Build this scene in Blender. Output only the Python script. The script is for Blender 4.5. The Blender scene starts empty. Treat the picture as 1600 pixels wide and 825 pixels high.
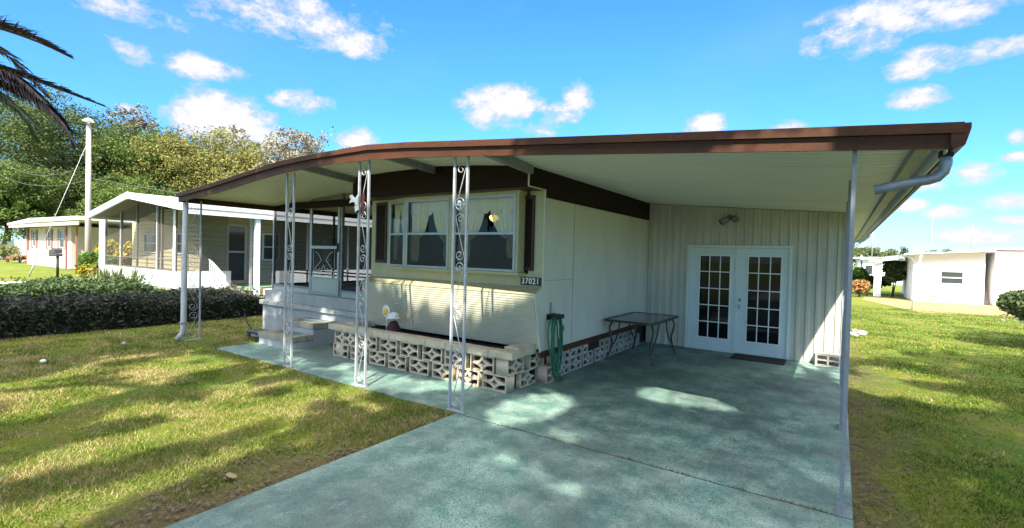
import bpy, bmesh, math, random
import numpy as np
from mathutils import Vector, Matrix
R = math.radians
SC = bpy.context.scene
COL = SC.collection
rng = random.Random(7)
nr = np.random.default_rng(11)

# ------------------------------------------------------------------ camera
cam = bpy.data.cameras.new("camera"); camo = bpy.data.objects.new("camera", cam); COL.objects.link(camo)
yaw, pitch, roll = -0.59672, -0.01887, 0.02541
fw = Vector((math.sin(yaw)*math.cos(pitch), math.cos(yaw)*math.cos(pitch), math.sin(pitch)))
rt = Vector((math.cos(yaw), -math.sin(yaw), 0)); up = rt.cross(fw)
c_, s_ = math.cos(roll), math.sin(roll)
rt2 = rt*c_ + up*s_; up2 = -rt*s_ + up*c_
M = Matrix((rt2, up2, -fw)).transposed().to_4x4(); M.translation = (0, 0, 1.831)
camo.matrix_world = M
cam.sensor_width = 36; cam.lens = 754.14/1600*36; cam.clip_start = 0.05; cam.clip_end = 1500
SC.camera = camo
SC.render.resolution_x = 1024; SC.render.resolution_y = 528

# ------------------------------------------------------------------ sun + exposure
SUN_EL = R(42.5); SUN_H = Vector((-0.42, 0.907, 0)).normalized()
SUN_D = Vector((SUN_H.x*math.cos(SUN_EL), SUN_H.y*math.cos(SUN_EL), -math.sin(SUN_EL)))
sl = bpy.data.lights.new("sun", 'SUN'); sl.energy = 3.9; sl.angle = R(0.6); sl.color = (1.0, 0.93, 0.80)
so = bpy.data.objects.new("sun", sl); COL.objects.link(so)
so.rotation_euler = SUN_D.to_track_quat('-Z', 'Y').to_euler(); so.location = (10, -20, 30)
vs = SC.view_settings; vs.view_transform = 'Standard'; vs.look = 'None'; vs.gamma = 1; vs.use_curve_mapping = False
vs.exposure = 1.72

# ------------------------------------------------------------------ world
W = bpy.data.worlds.new("World"); SC.world = W; W.use_nodes = True
nt = W.node_tree; nt.nodes.clear()
def N(t, **k):
    n = nt.nodes.new(t)
    for a, b in k.items(): setattr(n, a, b)
    return n
def L(a, b): nt.links.new(a, b)
def wm(op, a, b=None, c=None, clamp=False):
    n = N('ShaderNodeMath', operation=op); n.use_clamp = clamp
    for i, v in enumerate((a, b, c)):
        if v is None: continue
        if isinstance(v, (int, float)): n.inputs[i].default_value = v
        else: L(v, n.inputs[i])
    return n.outputs[0]
out = N('ShaderNodeOutputWorld'); bg = N('ShaderNodeBackground'); L(bg.outputs[0], out.inputs[0])
sky = N('ShaderNodeTexSky', sky_type='NISHITA', sun_disc=False)
sky.sun_elevation = SUN_EL; sky.sun_rotation = math.atan2(-SUN_D.x, -SUN_D.y)
sky.air_density = 1.0; sky.dust_density = 0.3; sky.ozone_density = 2.0
hs = N('ShaderNodeHueSaturation'); hs.inputs['Hue'].default_value = 0.5; hs.inputs['Saturation'].default_value = 1.10; hs.inputs['Value'].default_value = .74
tc0 = N('ShaderNodeTexCoord'); tint = N('ShaderNodeVectorMath', operation='MULTIPLY'); L(sky.outputs[0], tint.inputs[0]); 
sxyz = N('ShaderNodeSeparateXYZ'); L(tc0.outputs['Generated'], sxyz.inputs[0])
elr = N('ShaderNodeMapRange'); elr.inputs[1].default_value = 0.0; elr.inputs[2].default_value = .38; L(sxyz.outputs[2], elr.inputs[0])
tmix = N('ShaderNodeMix', data_type='RGBA'); L(elr.outputs[0], tmix.inputs[0]); tmix.inputs[6].default_value = (.40,.60,.84,1); tmix.inputs[7].default_value = (.55,.83,1.04,1)
L(tmix.outputs[2], tint.inputs[1])
L(tint.outputs[0], hs.inputs['Color'])
tc = N('ShaderNodeTexCoord')
nz = N('ShaderNodeTexNoise'); nz.inputs['Scale'].default_value = 9; nz.inputs['Detail'].default_value = 7; nz.inputs['Roughness'].default_value = 0.62
nmap = N('ShaderNodeMapping'); nmap.inputs['Scale'].default_value = (1, 1, 1.7); L(tc.outputs['Generated'], nmap.inputs[0]); L(nmap.outputs[0], nz.inputs['Vector'])
nz2 = N('ShaderNodeTexNoise'); nz2.inputs['Scale'].default_value = 30; nz2.inputs['Detail'].default_value = 9; nz2.inputs['Roughness'].default_value = .68; L(nmap.outputs[0], nz2.inputs['Vector'])
CL = [(-72.9,20.8,3.3,1.0,.8),(-58.2,23.3,7.2,2.0,1),(-52.3,22.2,3.0,1.3,1),(-66.6,17.2,2.8,1.0,1.1),(-72.5,17.2,1.4,0.8,.6),(-58.4,15.6,2.8,1.1,1),(-65.2,12.9,4.0,2.2,1.5),(-61.6,11.6,2.6,1.2,1.2),(-73.0,12.4,0.8,0.35,.8),(-52.2,12.3,1.7,1.0,1.1),(-35.8,17.2,4.2,1.9,1.3),(-31.2,15.1,1.9,1.5,.7),(-28.6,16.6,1.8,1.0,.8),(-27.2,17.9,1.5,1.5,1),(-13.0,14.5,1.7,0.9,1.1),(-4.6,13.7,1.6,0.5,1),(-3.1,20.5,0.9,1.0,.8),(-84,26,6,1.5,.5),
 (0.9,20.6,2.4,1.4,.9),(5.2,22.3,5.6,1.6,1),(11,23.0,4.5,.9,.9),(5.4,17.8,2.0,1.0,1),(5.4,14.8,1.6,0.8,.9),(9.9,17.7,2.6,0.6,.8),(11.8,10.6,0.5,0.5,1),(9.2,7.9,1.6,0.8,1.2),(5.9,7.3,1.7,0.5,.8),(5.3,5.4,1.0,0.45,1.1),(7.6,4.7,1.4,0.5,1.1),(11.6,5.4,1.4,0.7,1.1),(9.4,2.6,3.2,0.8,1.1),(4.2,2.3,2.6,0.7,.8),(11.8,9.0,0.7,0.35,.9),(12.0,3.9,1.4,0.35,1),
 (35,20,9,2.5,1),(60,12,8,2.6,1.1),(95,24,12,3,1),(150,18,14,3,1.1),(-130,22,12,3,1),(200,30,10,3,.8),
 (180,52,34,17,2.2),(100,56,30,16,2.2),(-110,54,30,16,2.2),(0,68,30,16,2.2),(-50,56,20,11,1.8),(45,52,18,10,1.8),(150,34,26,9,1.9),(-160,32,26,9,1.9),(75,34,20,8,1.8),(-115,30,14,6,1.6),(180,80,30,20,2.2)]  # large out-of-view clouds, added as neutral fill light
acc = None
for az, el, a, b, w in CL:
    az, el, a, b = R(az), R(el), R(a)*1.22, R(b)*1.28
    d = Vector((math.sin(az)*math.cos(el), math.cos(az)*math.cos(el), math.sin(el)))
    u = Vector((math.cos(az), -math.sin(az), 0)); v = u.cross(d)
    sb = N('ShaderNodeVectorMath', operation='SUBTRACT'); L(tc.outputs['Generated'], sb.inputs[0]); sb.inputs[1].default_value = d
    du = N('ShaderNodeVectorMath', operation='DOT_PRODUCT'); L(sb.outputs[0], du.inputs[0]); du.inputs[1].default_value = u/a
    dv = N('ShaderNodeVectorMath', operation='DOT_PRODUCT'); L(sb.outputs[0], dv.inputs[0]); dv.inputs[1].default_value = v/b
    q = wm('ADD', wm('MULTIPLY', du.outputs['Value'], du.outputs['Value']), wm('MULTIPLY', dv.outputs['Value'], dv.outputs['Value']))
    g = wm('MULTIPLY', wm('SUBTRACT', 1.0, wm('MULTIPLY', q, .75)), w)
    g = wm('MAXIMUM', g, -1.0)
    acc = g if acc is None else wm('MAXIMUM', acc, g)
dens = wm('ADD', acc, wm('MULTIPLY', wm('SUBTRACT', nz.outputs[0], 0.5), 2.6))
dens = wm('ADD', dens, wm('MULTIPLY', wm('SUBTRACT', nz2.outputs[0], 0.5), 2.4))
cov = wm('SMOOTH_MIN', 1.0, wm('MAXIMUM', wm('MULTIPLY', wm('SUBTRACT', dens, 0.10), 1.25), 0.0), 0.15, clamp=True)
cov = wm('POWER', cov, 1.15)
# thin high haze
hz = N('ShaderNodeTexNoise'); hz.inputs['Scale'].default_value = 2.2; hz.inputs['Detail'].default_value = 5; L(nmap.outputs[0], hz.inputs['Vector'])
thin = wm('MULTIPLY', wm('MAXIMUM', wm('SUBTRACT', hz.outputs[0], 0.5), 0), 0.5)
cov = wm('MAXIMUM', cov, thin)
shade = N('ShaderNodeMix', data_type='RGBA'); L(wm('MULTIPLY', wm('SUBTRACT', dens, .55), .9, clamp=True), shade.inputs[0])
shade.inputs[6].default_value = (1.75, 1.85, 2.3, 1); shade.inputs[7].default_value = (2.95, 2.9, 3.0, 1)
# unseen clouds round the sun, brightened several times as added fill light
sdn = N('ShaderNodeVectorMath', operation='DOT_PRODUCT'); L(tc.outputs['Generated'], sdn.inputs[0]); sdn.inputs[1].default_value = -SUN_D
sbr = N('ShaderNodeMapRange'); sbr.inputs[1].default_value = .15; sbr.inputs[2].default_value = .9; sbr.inputs[3].default_value = 1.0; sbr.inputs[4].default_value = 4.2; L(sdn.outputs['Value'], sbr.inputs[0])
cbr = N('ShaderNodeVectorMath', operation='SCALE'); L(shade.outputs[2], cbr.inputs[0]); L(sbr.outputs[0], cbr.inputs['Scale'])
mx = N('ShaderNodeMix', data_type='RGBA'); L(cov, mx.inputs[0]); L(hs.outputs[0], mx.inputs[6]); L(cbr.outputs[0], mx.inputs[7])
L(mx.outputs[2], bg.inputs[0]); bg.inputs[1].default_value = 0.13

# ------------------------------------------------------------------ materials
MATS = {}
def node_maker(t):
    def n(ty, **k):
        q = t.nodes.new(ty)
        for a, b in k.items(): setattr(q, a, b)
        return q
    return n
def mat(name, col, col2=None, scale=3.0, contrast=1.0, rough=0.6, metal=0.0, spec=0.4, bump=0.0, bscale=60.0, fine=0.0, fscale=120., coat=0, wave=None, attr=None, trans=0.0, stretch=(1,1,1)):
    """procedural Principled: two-colour noise + fine speckle + noise bump (+ ribs)."""
    if name in MATS: return MATS[name]
    m = bpy.data.materials.new(name); m.use_nodes = True; t = m.node_tree; t.nodes.clear()
    def n(ty, **k):
        q = t.nodes.new(ty)
        for a, b in k.items(): setattr(q, a, b)
        return q
    l = t.links.new
    o = n('ShaderNodeOutputMaterial'); p = n('ShaderNodeBsdfPrincipled'); l(p.outputs[0], o.inputs[0])
    geo = n('ShaderNodeNewGeometry')
    mp = n('ShaderNodeMapping'); mp.inputs['Scale'].default_value = stretch; l(geo.outputs['Position'], mp.inputs[0])
    c = None
    if col2 is not None:
        t1 = n('ShaderNodeTexNoise'); t1.inputs['Scale'].default_value = scale; t1.inputs['Detail'].default_value = 8; t1.inputs['Roughness'].default_value = .62
        l(mp.outputs[0], t1.inputs['Vector'])
        r = n('ShaderNodeMapRange'); r.inputs[1].default_value = .5-.22/contrast; r.inputs[2].default_value = .5+.22/contrast; l(t1.outputs[0], r.inputs[0])
        mixn = n('ShaderNodeMix', data_type='RGBA'); mixn.inputs[6].default_value = (*col, 1); mixn.inputs[7].default_value = (*col2, 1); l(r.outputs[0], mixn.inputs[0]); c = mixn.outputs[2]
    if fine:
        t2 = n('ShaderNodeTexNoise'); t2.inputs['Scale'].default_value = fscale; t2.inputs['Detail'].default_value = 3; l(geo.outputs['Position'], t2.inputs['Vector'])
        r2 = n('ShaderNodeMapRange'); r2.inputs[1].default_value = .3; r2.inputs[2].default_value = .7; r2.inputs[3].default_value = 1-fine; r2.inputs[4].default_value = 1+fine; l(t2.outputs[0], r2.inputs[0])
        mm = n('ShaderNodeVectorMath', operation='SCALE'); 
        if c is None: mm.inputs[0].default_value = col
        else: l(c, mm.inputs[0])
        l(r2.outputs[0], mm.inputs['Scale']); c = mm.outputs[0]
    if attr:
        at = n('ShaderNodeAttribute', attribute_name=attr)
        r3 = n('ShaderNodeMapRange'); r3.inputs[3].default_value = .68; r3.inputs[4].default_value = 1.3; l(at.outputs['Fac'], r3.inputs[0])
        mm = n('ShaderNodeVectorMath', operation='SCALE')
        if c is None: mm.inputs[0].default_value = col
        else: l(c, mm.inputs[0])
        l(r3.outputs[0], mm.inputs['Scale']); c = mm.outputs[0]
    if c is None: p.inputs['Base Color'].default_value = (*col, 1)
    else: l(c, p.inputs['Base Color'])
    p.inputs['Roughness'].default_value = rough; p.inputs['Metallic'].default_value = metal
    p.inputs['Specular IOR Level'].default_value = spec
    if coat: p.inputs['Coat Weight'].default_value = coat
    nrm = None
    if bump:
        t3 = n('ShaderNodeTexNoise'); t3.inputs['Scale'].default_value = bscale; t3.inputs['Detail'].default_value = 4; l(geo.outputs['Position'], t3.inputs['Vector'])
        b = n('ShaderNodeBump'); b.inputs['Strength'].default_value = bump; b.inputs['Distance'].default_value = .02; l(t3.outputs[0], b.inputs['Height']); nrm = b.outputs[0]
    if wave:
        wv = n('ShaderNodeTexWave', wave_type='BANDS', bands_direction=wave[0], wave_profile=wave[3] if len(wave) > 3 else 'SAW'); wv.inputs['Scale'].default_value = wave[1]
        l(geo.outputs['Position'], wv.inputs['Vector'])
        b2 = n('ShaderNodeBump'); b2.inputs['Strength'].default_value = wave[2]; b2.inputs['Distance'].default_value = .03; l(wv.outputs[1] if False else wv.outputs['Fac'], b2.inputs['Height'])
        if nrm: l(nrm, b2.inputs['Normal'])
        nrm = b2.outputs[0]
    if nrm: l(nrm, p.inputs['Normal'])
    if trans:
        tr = n('ShaderNodeBsdfTranslucent'); 
        if c is None: tr.inputs[0].default_value = (*col, 1)
        else: l(c, tr.inputs[0])
        mxs = n('ShaderNodeMixShader'); mxs.inputs[0].default_value = trans; l(p.outputs[0], mxs.inputs[1]); l(tr.outputs[0], mxs.inputs[2]); l(mxs.outputs[0], o.inputs[0])
    MATS[name] = m
    return m
def mat_glass(name, tint=(.85,.9,.9), clear=.9, dark=(.01,.012,.014), ior=1.38):
    if name in MATS: return MATS[name]
    m = bpy.data.materials.new(name); m.use_nodes = True; t = m.node_tree; t.nodes.clear(); n = t.nodes.new; l = t.links.new
    o = n('ShaderNodeOutputMaterial'); tr = n('ShaderNodeBsdfTransparent'); tr.inputs[0].default_value = (*tint, 1)
    gl = n('ShaderNodeBsdfGlossy'); gl.inputs['Roughness'].default_value = .02; fr = n('ShaderNodeFresnel'); fr.inputs[0].default_value = ior
    df = n('ShaderNodeBsdfDiffuse'); df.inputs[0].default_value = (*dark, 1)
    m1 = n('ShaderNodeMixShader'); m1.inputs[0].default_value = clear; l(df.outputs[0], m1.inputs[1]); l(tr.outputs[0], m1.inputs[2])
    m2 = n('ShaderNodeMixShader'); l(fr.outputs[0], m2.inputs[0]); l(m1.outputs[0], m2.inputs[1]); l(gl.outputs[0], m2.inputs[2]); l(m2.outputs[0], o.inputs[0])
    MATS[name] = m; return m
def mat_screen(name, col, open_):
    if name in MATS: return MATS[name]
    m = bpy.data.materials.new(name); m.use_nodes = True; t = m.node_tree; t.nodes.clear(); n = t.nodes.new; l = t.links.new
    o = n('ShaderNodeOutputMaterial'); tr = n('ShaderNodeBsdfTransparent'); df = n('ShaderNodeBsdfDiffuse'); df.inputs[0].default_value = (*col, 1)
    mm = n('ShaderNodeMixShader'); mm.inputs[0].default_value = open_; l(df.outputs[0], mm.inputs[1]); l(tr.outputs[0], mm.inputs[2]); l(mm.outputs[0], o.inputs[0])
    MATS[name] = m; return m
def mat_emit(name, col, s):
    m = bpy.data.materials.new(name); m.use_nodes = True; t = m.node_tree; t.nodes.clear()
    o = t.nodes.new('ShaderNodeOutputMaterial'); e = t.nodes.new('ShaderNodeEmission'); e.inputs[0].default_value = (*col, 1); e.inputs[1].default_value = s; t.links.new(e.outputs[0], o.inputs[0]); return m

cream = mat('cream_paint', (.47,.43,.26), (.38,.35,.21), 6, rough=.5, fine=.05, bump=.05)
offwhite = mat('off_white_siding', (.60,.60,.50), (.50,.51,.43), 1.6, rough=.5, fine=.05, stretch=(1,1,.35))
siding_cream = mat('ribbed_siding', (.44,.42,.31), (.36,.35,.27), 2.5, rough=.45, fine=.06, stretch=(.6,1,2))
corr = mat('corrugated_wall', (.56,.53,.45), (.40,.385,.33), 2.2, rough=.5, fine=.06, stretch=(1,1,.4))
brown = mat('brown_metal', (.090,.034,.015), (.050,.021,.012), 3, rough=.55, spec=.2, fine=.15, fscale=40, bump=.06, stretch=(1,1,3))
brown_dk = mat('dark_brown_panel', (.022,.009,.006), (.013,.006,.005), 4, rough=.6, spec=.15, fine=.1)
shutter_m = mat('shutter_brown', (.036,.014,.010), (.024,.010,.008), 9, rough=.45)
soffit_m = mat('soffit_cream', (.80,.77,.68), (.70,.67,.59), 1.6, rough=.45, fine=.05, stretch=(.25,2,1))
alu = mat('aluminium', (.42,.43,.44), (.32,.33,.34), 12, rough=.42, metal=.55, fine=.08)
post_m = mat('post_paint', (.44,.46,.48), (.30,.31,.33), 14, rough=.45, metal=.15, fine=.1)
greym = mat('weathered_grey_metal', (.30,.31,.32), (.20,.20,.21), 9, rough=.5, metal=.3)
whitep = mat('white_paint', (.78,.78,.76), (.68,.68,.66), 4, rough=.5, fine=.04)
doorw = mat('door_white', (.62,.68,.67), (.55,.61,.60), 5, rough=.4, fine=.03)
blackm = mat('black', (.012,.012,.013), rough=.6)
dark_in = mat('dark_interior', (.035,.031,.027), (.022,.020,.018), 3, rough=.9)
block_m = mat('cream_block', (.60,.52,.39), (.38,.32,.23), 5, rough=.85, fine=.16, bump=.4, bscale=90)
block_w = mat('white_block', (.50,.47,.41), (.34,.32,.28), 5, rough=.85, fine=.12, bump=.3, bscale=90)
block_p = mat('pinkish_block', (.55,.42,.33), (.42,.32,.25), 6, rough=.85, fine=.14, bump=.4, bscale=90)
cap_m = mat('step_cap', (.36,.33,.25), (.24,.22,.17), 7, rough=.85, fine=.15, bump=.3)
stepw = mat('step_white', (.40,.41,.41), (.29,.30,.30), 3, rough=.8, fine=.08, bump=.2)
teal_top = mat('teal_paint', (.15,.22,.21), (.09,.14,.14), 8, rough=.8, fine=.2)
glass = mat_glass('window_glass', (.92,.94,.92), .99)
doorglass = mat_glass('door_glass', (.25,.26,.28), .15, (.005,.006,.008), 1.30)
screen_dk = mat_screen('dark_screen', (.016,.017,.019), .58)
screen_w = mat_screen('window_screen', (.07,.075,.08), .42)
lace = mat_screen('lace_curtain', (.88,.78,.55), .06)
soil = mat('soil', (.030,.018,.014), (.018,.010,.009), 12, rough=.95, bump=.6)
bark = mat('bark', (.13,.10,.075), (.07,.055,.04), 6, rough=.95, bump=.8, bscale=20, stretch=(1,1,.3))
greenhose = mat('green_hose', (.02,.17,.09), (.015,.11,.06), 20, rough=.35)
table_m = mat('table_metal', (.055,.045,.048), rough=.4, metal=.4)
table_glass = mat('table_top', (.16,.18,.17), (.10,.115,.11), 30, rough=.16, spec=.6)
chrome = mat('knob_metal', (.6,.58,.52), rough=.25, metal=1)

# ------------------------------------------------------------------ mesh builder
class MB:
    def __init__(s): s.v = []; s.f = []; s.sm = []
    def add(s, vs, fs, smooth=False):
        b = len(s.v); s.v += [tuple(p) for p in vs]
        for f in fs: s.f.append(tuple(b+i for i in f)); s.sm.append(smooth)
    def box(s, x0, x1, y0, y1, z0, z1, bev=0):
        if bev:
            b = bev; vs = []
            P = []
            for (z, e) in ((z0, b), (z0+b, 0), (z1-b, 0), (z1, b)):
                for (x, y) in ((x0+e, y0+e+b*(e == 0)), (x0+e+b*(e == 0), y0+e), (x1-e-b*(e == 0), y0+e), (x1-e, y0+e+b*(e == 0)), (x1-e, y1-e-b*(e == 0)), (x1-e-b*(e == 0), y1-e), (x0+e+b*(e == 0), y1-e), (x0+e, y1-e-b*(e == 0))):
                    P.append((x, y, z))
            fs = [tuple(range(7, -1, -1)), tuple(range(24, 32))]
            for k in range(3):
                for i in range(8): j = (i+1) % 8; fs.append((k*8+i, k*8+j, k*8+8+j, k*8+8+i))
            s.add(P, fs); return s
        vs = [(x0,y0,z0),(x1,y0,z0),(x1,y1,z0),(x0,y1,z0),(x0,y0,z1),(x1,y0,z1),(x1,y1,z1),(x0,y1,z1)]
        s.add(vs, [(0,3,2,1),(4,5,6,7),(0,1,5,4),(1,2,6,5),(2,3,7,6),(3,0,4,7)]); return s
    def bar(s, a, b, w, h=None, upv=(0,0,1)):
        h = h or w; a = Vector(a); b = Vector(b); d = (b-a).normalized(); u = Vector(upv)
        if abs(d.dot(u)) > .95: u = Vector((1,0,0))
        r = d.cross(u).normalized(); u = r.cross(d)
        vs = [p + r*(i*w/2) + u*(j*h/2) for p in (a, b) for i, j in ((-1,-1),(1,-1),(1,1),(-1,1))]
        s.add(vs, [(0,1,2,3),(7,6,5,4),(0,4,5,1),(1,5,6,2),(2,6,7,3),(3,7,4,0)]); return s
    def tube(s, pts, r, n=8, cap=True):
        pts = [Vector(p) for p in pts]; m = len(pts)
        rr = r if isinstance(r, (list, tuple)) else [r]*m
        prev = None; vs = []
        for i, p in enumerate(pts):
            d = (pts[min(i+1, m-1)]-pts[max(i-1, 0)]).normalized()
            if prev is None:
                u = Vector((0,0,1)) if abs(d.z) < .9 else Vector((1,0,0)); u = (u-d*u.dot(d)).normalized()
            else:
                u = prev-d*prev.dot(d); u = u.normalized() if u.length > 1e-6 else d.orthogonal().normalized()
            prev = u; w = d.cross(u)
            for k in range(n):
                a = 2*math.pi*k/n; vs.append(p+(u*math.cos(a)+w*math.sin(a))*rr[i])
        fs = [(i*n+k, i*n+(k+1) % n, (i+1)*n+(k+1) % n, (i+1)*n+k) for i in range(m-1) for k in range(n)]
        if cap: fs += [tuple(range(n-1, -1, -1)), tuple((m-1)*n+k for k in range(n))]
        s.add(vs, fs, n > 4); return s
    def prism(s, poly, axis, a, b):
        """poly of 2-tuples extruded along axis ('x': (y,z); 'y': (x,z); 'z': (x,y))"""
        f = {'x': lambda p, t: (t, p[0], p[1]), 'y': lambda p, t: (p[0], t, p[1]), 'z': lambda p, t: (p[0], p[1], t)}[axis]
        n = len(poly); vs = [f(p, a) for p in poly]+[f(p, b) for p in poly]
        s.add(vs, [tuple(range(n)), tuple(range(2*n-1, n-1, -1))]+[(i, n+i, n+(i+1) % n, (i+1) % n) for i in range(n)]); return s
    def lathe(s, prof, cx, cy, n=16):
        vs = [(cx+r*math.cos(2*math.pi*k/n), cy+r*math.sin(2*math.pi*k/n), z) for r, z in prof for k in range(n)]
        m = len(prof); fs = [(i*n+k, i*n+(k+1) % n, (i+1)*n+(k+1) % n, (i+1)*n+k) for i in range(m-1) for k in range(n)]
        fs += [tuple(range(n-1, -1, -1)), tuple((m-1)*n+k for k in range(n))]
        s.add(vs, fs, True); return s
    def ball(s, c, r, n=10):
        r = r if isinstance(r, tuple) else (r, r, r); vs = []; m = n//2+1
        for i in range(m+1):
            t = math.pi*i/m
            for k in range(n): a = 2*math.pi*k/n; vs.append((c[0]+r[0]*math.sin(t)*math.cos(a), c[1]+r[1]*math.sin(t)*math.sin(a), c[2]+r[2]*math.cos(t)))
        s.add(vs, [(i*n+k, (i+1)*n+k, (i+1)*n+(k+1) % n, i*n+(k+1) % n) for i in range(m) for k in range(n)], True); return s
    def quad(s, a, b, c, d): s.add([a, b, c, d], [(0,1,2,3)]); return s
    def build(s, name, m, parent=None, fix=True):
        off = Vector((0,0,0)); p = parent
        while p is not None: off += Vector(p.location); p = p.parent
        me = bpy.data.meshes.new(name); me.from_pydata([(v[0]-off.x, v[1]-off.y, v[2]-off.z) for v in s.v], [], s.f)
        me.polygons.foreach_set('use_smooth', s.sm)
        if fix:
            bm = bmesh.new(); bm.from_mesh(me); bmesh.ops.remove_doubles(bm, verts=bm.verts, dist=1e-6) if False else None
            bmesh.ops.recalc_face_normals(bm, faces=bm.faces); bm.to_mesh(me); bm.free()
        me.materials.append(m); o = bpy.data.objects.new(name, me); COL.objects.link(o)
        if parent is not None: o.parent = parent
        return o
def thing(name, label, cat, loc, group=None):
    o = bpy.data.objects.new(name, None); o.empty_display_size = .2; COL.objects.link(o); o.location = loc
    o['label'] = label; o['category'] = cat
    if group: o['group'] = group
    return o
def tag(o, label, cat, group=None):
    o['label'] = label; o['category'] = cat
    if group: o['group'] = group
    return o
def struct(o): o['kind'] = 'structure'; return o
def stuff(o, label=None, cat=None):
    o['kind'] = 'stuff'
    if label: o['label'] = label; o['category'] = cat
    return o
def copy_tree(o, parent=None):
    c = o.copy(); COL.objects.link(c); c.parent = parent
    for ch in list(o.children):
        if ch.name.startswith('_'): continue
        copy_tree(ch, c)
    return c
def np_mesh(name, verts, faces_n, k, m, parent=None, attr=None):
    """fast mesh: verts (n*k,3), faces of k consecutive verts"""
    me = bpy.data.meshes.new(name); nv = len(verts); nf = nv//k
    me.vertices.add(nv); me.vertices.foreach_set('co', verts.astype(np.float32).ravel())
    me.loops.add(nv); me.loops.foreach_set('vertex_index', np.arange(nv, dtype=np.int32))
    me.polygons.add(nf); me.polygons.foreach_set('loop_start', np.arange(0, nv, k, dtype=np.int32)); me.polygons.foreach_set('loop_total', np.full(nf, k, dtype=np.int32))
    if attr is not None:
        a = me.attributes.new('rnd', 'FLOAT', 'FACE'); a.data.foreach_set('value', attr.astype(np.float32))
    me.update(); me.materials.append(m)
    o = bpy.data.objects.new(name, me); COL.objects.link(o)
    if parent is not None: o.parent = parent
    return o

# ------------------------------------------------------------------ ground
SLX0, SLX1, JY = -3.6, 0.135, 4.226
def ground_material():
    m = bpy.data.materials.new('lawn_ground'); m.use_nodes = True; t = m.node_tree; n = node_maker(t); l = t.links.new
    p = t.nodes['Principled BSDF']; geo = n('ShaderNodeNewGeometry')
    def noise(s, d=6, r=.6):
        q = n('ShaderNodeTexNoise'); q.inputs['Scale'].default_value = s; q.inputs['Detail'].default_value = d; q.inputs['Roughness'].default_value = r; l(geo.outputs['Position'], q.inputs['Vector']); return q
    a = noise(.55); b = noise(3.5, 8, .7); c = noise(38, 4, .7)
    r1 = n('ShaderNodeMapRange'); r1.inputs[1].default_value = .40; r1.inputs[2].default_value = .62; l(a.outputs[0], r1.inputs[0])
    r2 = n('ShaderNodeMapRange'); r2.inputs[1].default_value = .46; r2.inputs[2].default_value = .68; l(b.outputs[0], r2.inputs[0])
    m1 = n('ShaderNodeMix', data_type='RGBA'); m1.inputs[6].default_value = (.085,.15,.016,1); m1.inputs[7].default_value = (.155,.18,.022,1); l(r1.outputs[0], m1.inputs[0])
    m2 = n('ShaderNodeMix', data_type='RGBA'); l(m1.outputs[2], m2.inputs[6]); m2.inputs[7].default_value = (.26,.18,.09,1)
    mul = n('ShaderNodeMath', operation='MULTIPLY'); l(r2.outputs[0], mul.inputs[0]); mul.inputs[1].default_value = .6; l(mul.outputs[0], m2.inputs[0])
    r3 = n('ShaderNodeMapRange'); r3.inputs[1].default_value = .3; r3.inputs[2].default_value = .7; r3.inputs[3].default_value = .6; r3.inputs[4].default_value = 1.4; l(c.outputs[0], r3.inputs[0])
    # bare soil along both edges of the driveway
    sep = n('ShaderNodeSeparateXYZ'); l(geo.outputs['Position'], sep.inputs[0])
    def M2(op, x_, y_):
        q = n('ShaderNodeMath', operation=op)
        for i, v_ in enumerate((x_, y_)):
            if isinstance(v_, (int, float)): q.inputs[i].default_value = v_
            elif v_ is not None: l(v_, q.inputs[i])
        return q.outputs[0]
    d1 = M2('ABSOLUTE', M2('ADD', sep.outputs[0], 1.73), None)      # distance from the drive's centre line
    rs = n('ShaderNodeMapRange'); rs.inputs[1].default_value = -1; rs.inputs[2].default_value = 0; rs.inputs[3].default_value = 0; rs.inputs[4].default_value = .22; l(sep.outputs[0], rs.inputs[0])
    far = M2('ADD', M2('SUBTRACT', d1, 1.87), rs.outputs[0])
    msk = M2('ADD', far, M2('MULTIPLY', M2('SUBTRACT', b.outputs[0], .5), 2.2)); msk = M2('ADD', msk, M2('MULTIPLY', M2('SUBTRACT', a.outputs[0], .5), 3.0))
    yl = n('ShaderNodeMapRange'); yl.inputs[1].default_value = 14; yl.inputs[2].default_value = 6; l(sep.outputs[1], yl.inputs[0])
    rr_ = n('ShaderNodeMapRange'); rr_.inputs[1].default_value = .75; rr_.inputs[2].default_value = .15; l(msk, rr_.inputs[0])
    dm = n('ShaderNodeMix', data_type='RGBA'); l(m2.outputs[2], dm.inputs[6]); dm.inputs[7].default_value = (.15,.105,.065,1); l(M2('MULTIPLY', M2('MULTIPLY', rr_.outputs[0], yl.outputs[0]), .8), dm.inputs[0]); m2 = dm
    sc = n('ShaderNodeVectorMath', operation='SCALE'); l(m2.outputs[2], sc.inputs[0]); l(r3.outputs[0], sc.inputs['Scale']); l(sc.outputs[0], p.inputs['Base Color'])
    p.inputs['Roughness'].default_value = .95; p.inputs['Specular IOR Level'].default_value = .1
    bp = n('ShaderNodeBump'); bp.inputs['Strength'].default_value = .9; bp.inputs['Distance'].default_value = .04; l(c.outputs[0], bp.inputs['Height']); l(bp.outputs[0], p.inputs['Normal'])
    return m
g = MB(); g.quad((-600,-400,-.02),(600,-400,-.02),(600,900,-.02),(-600,900,-.02)); struct(g.build('ground', ground_material()))

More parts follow.
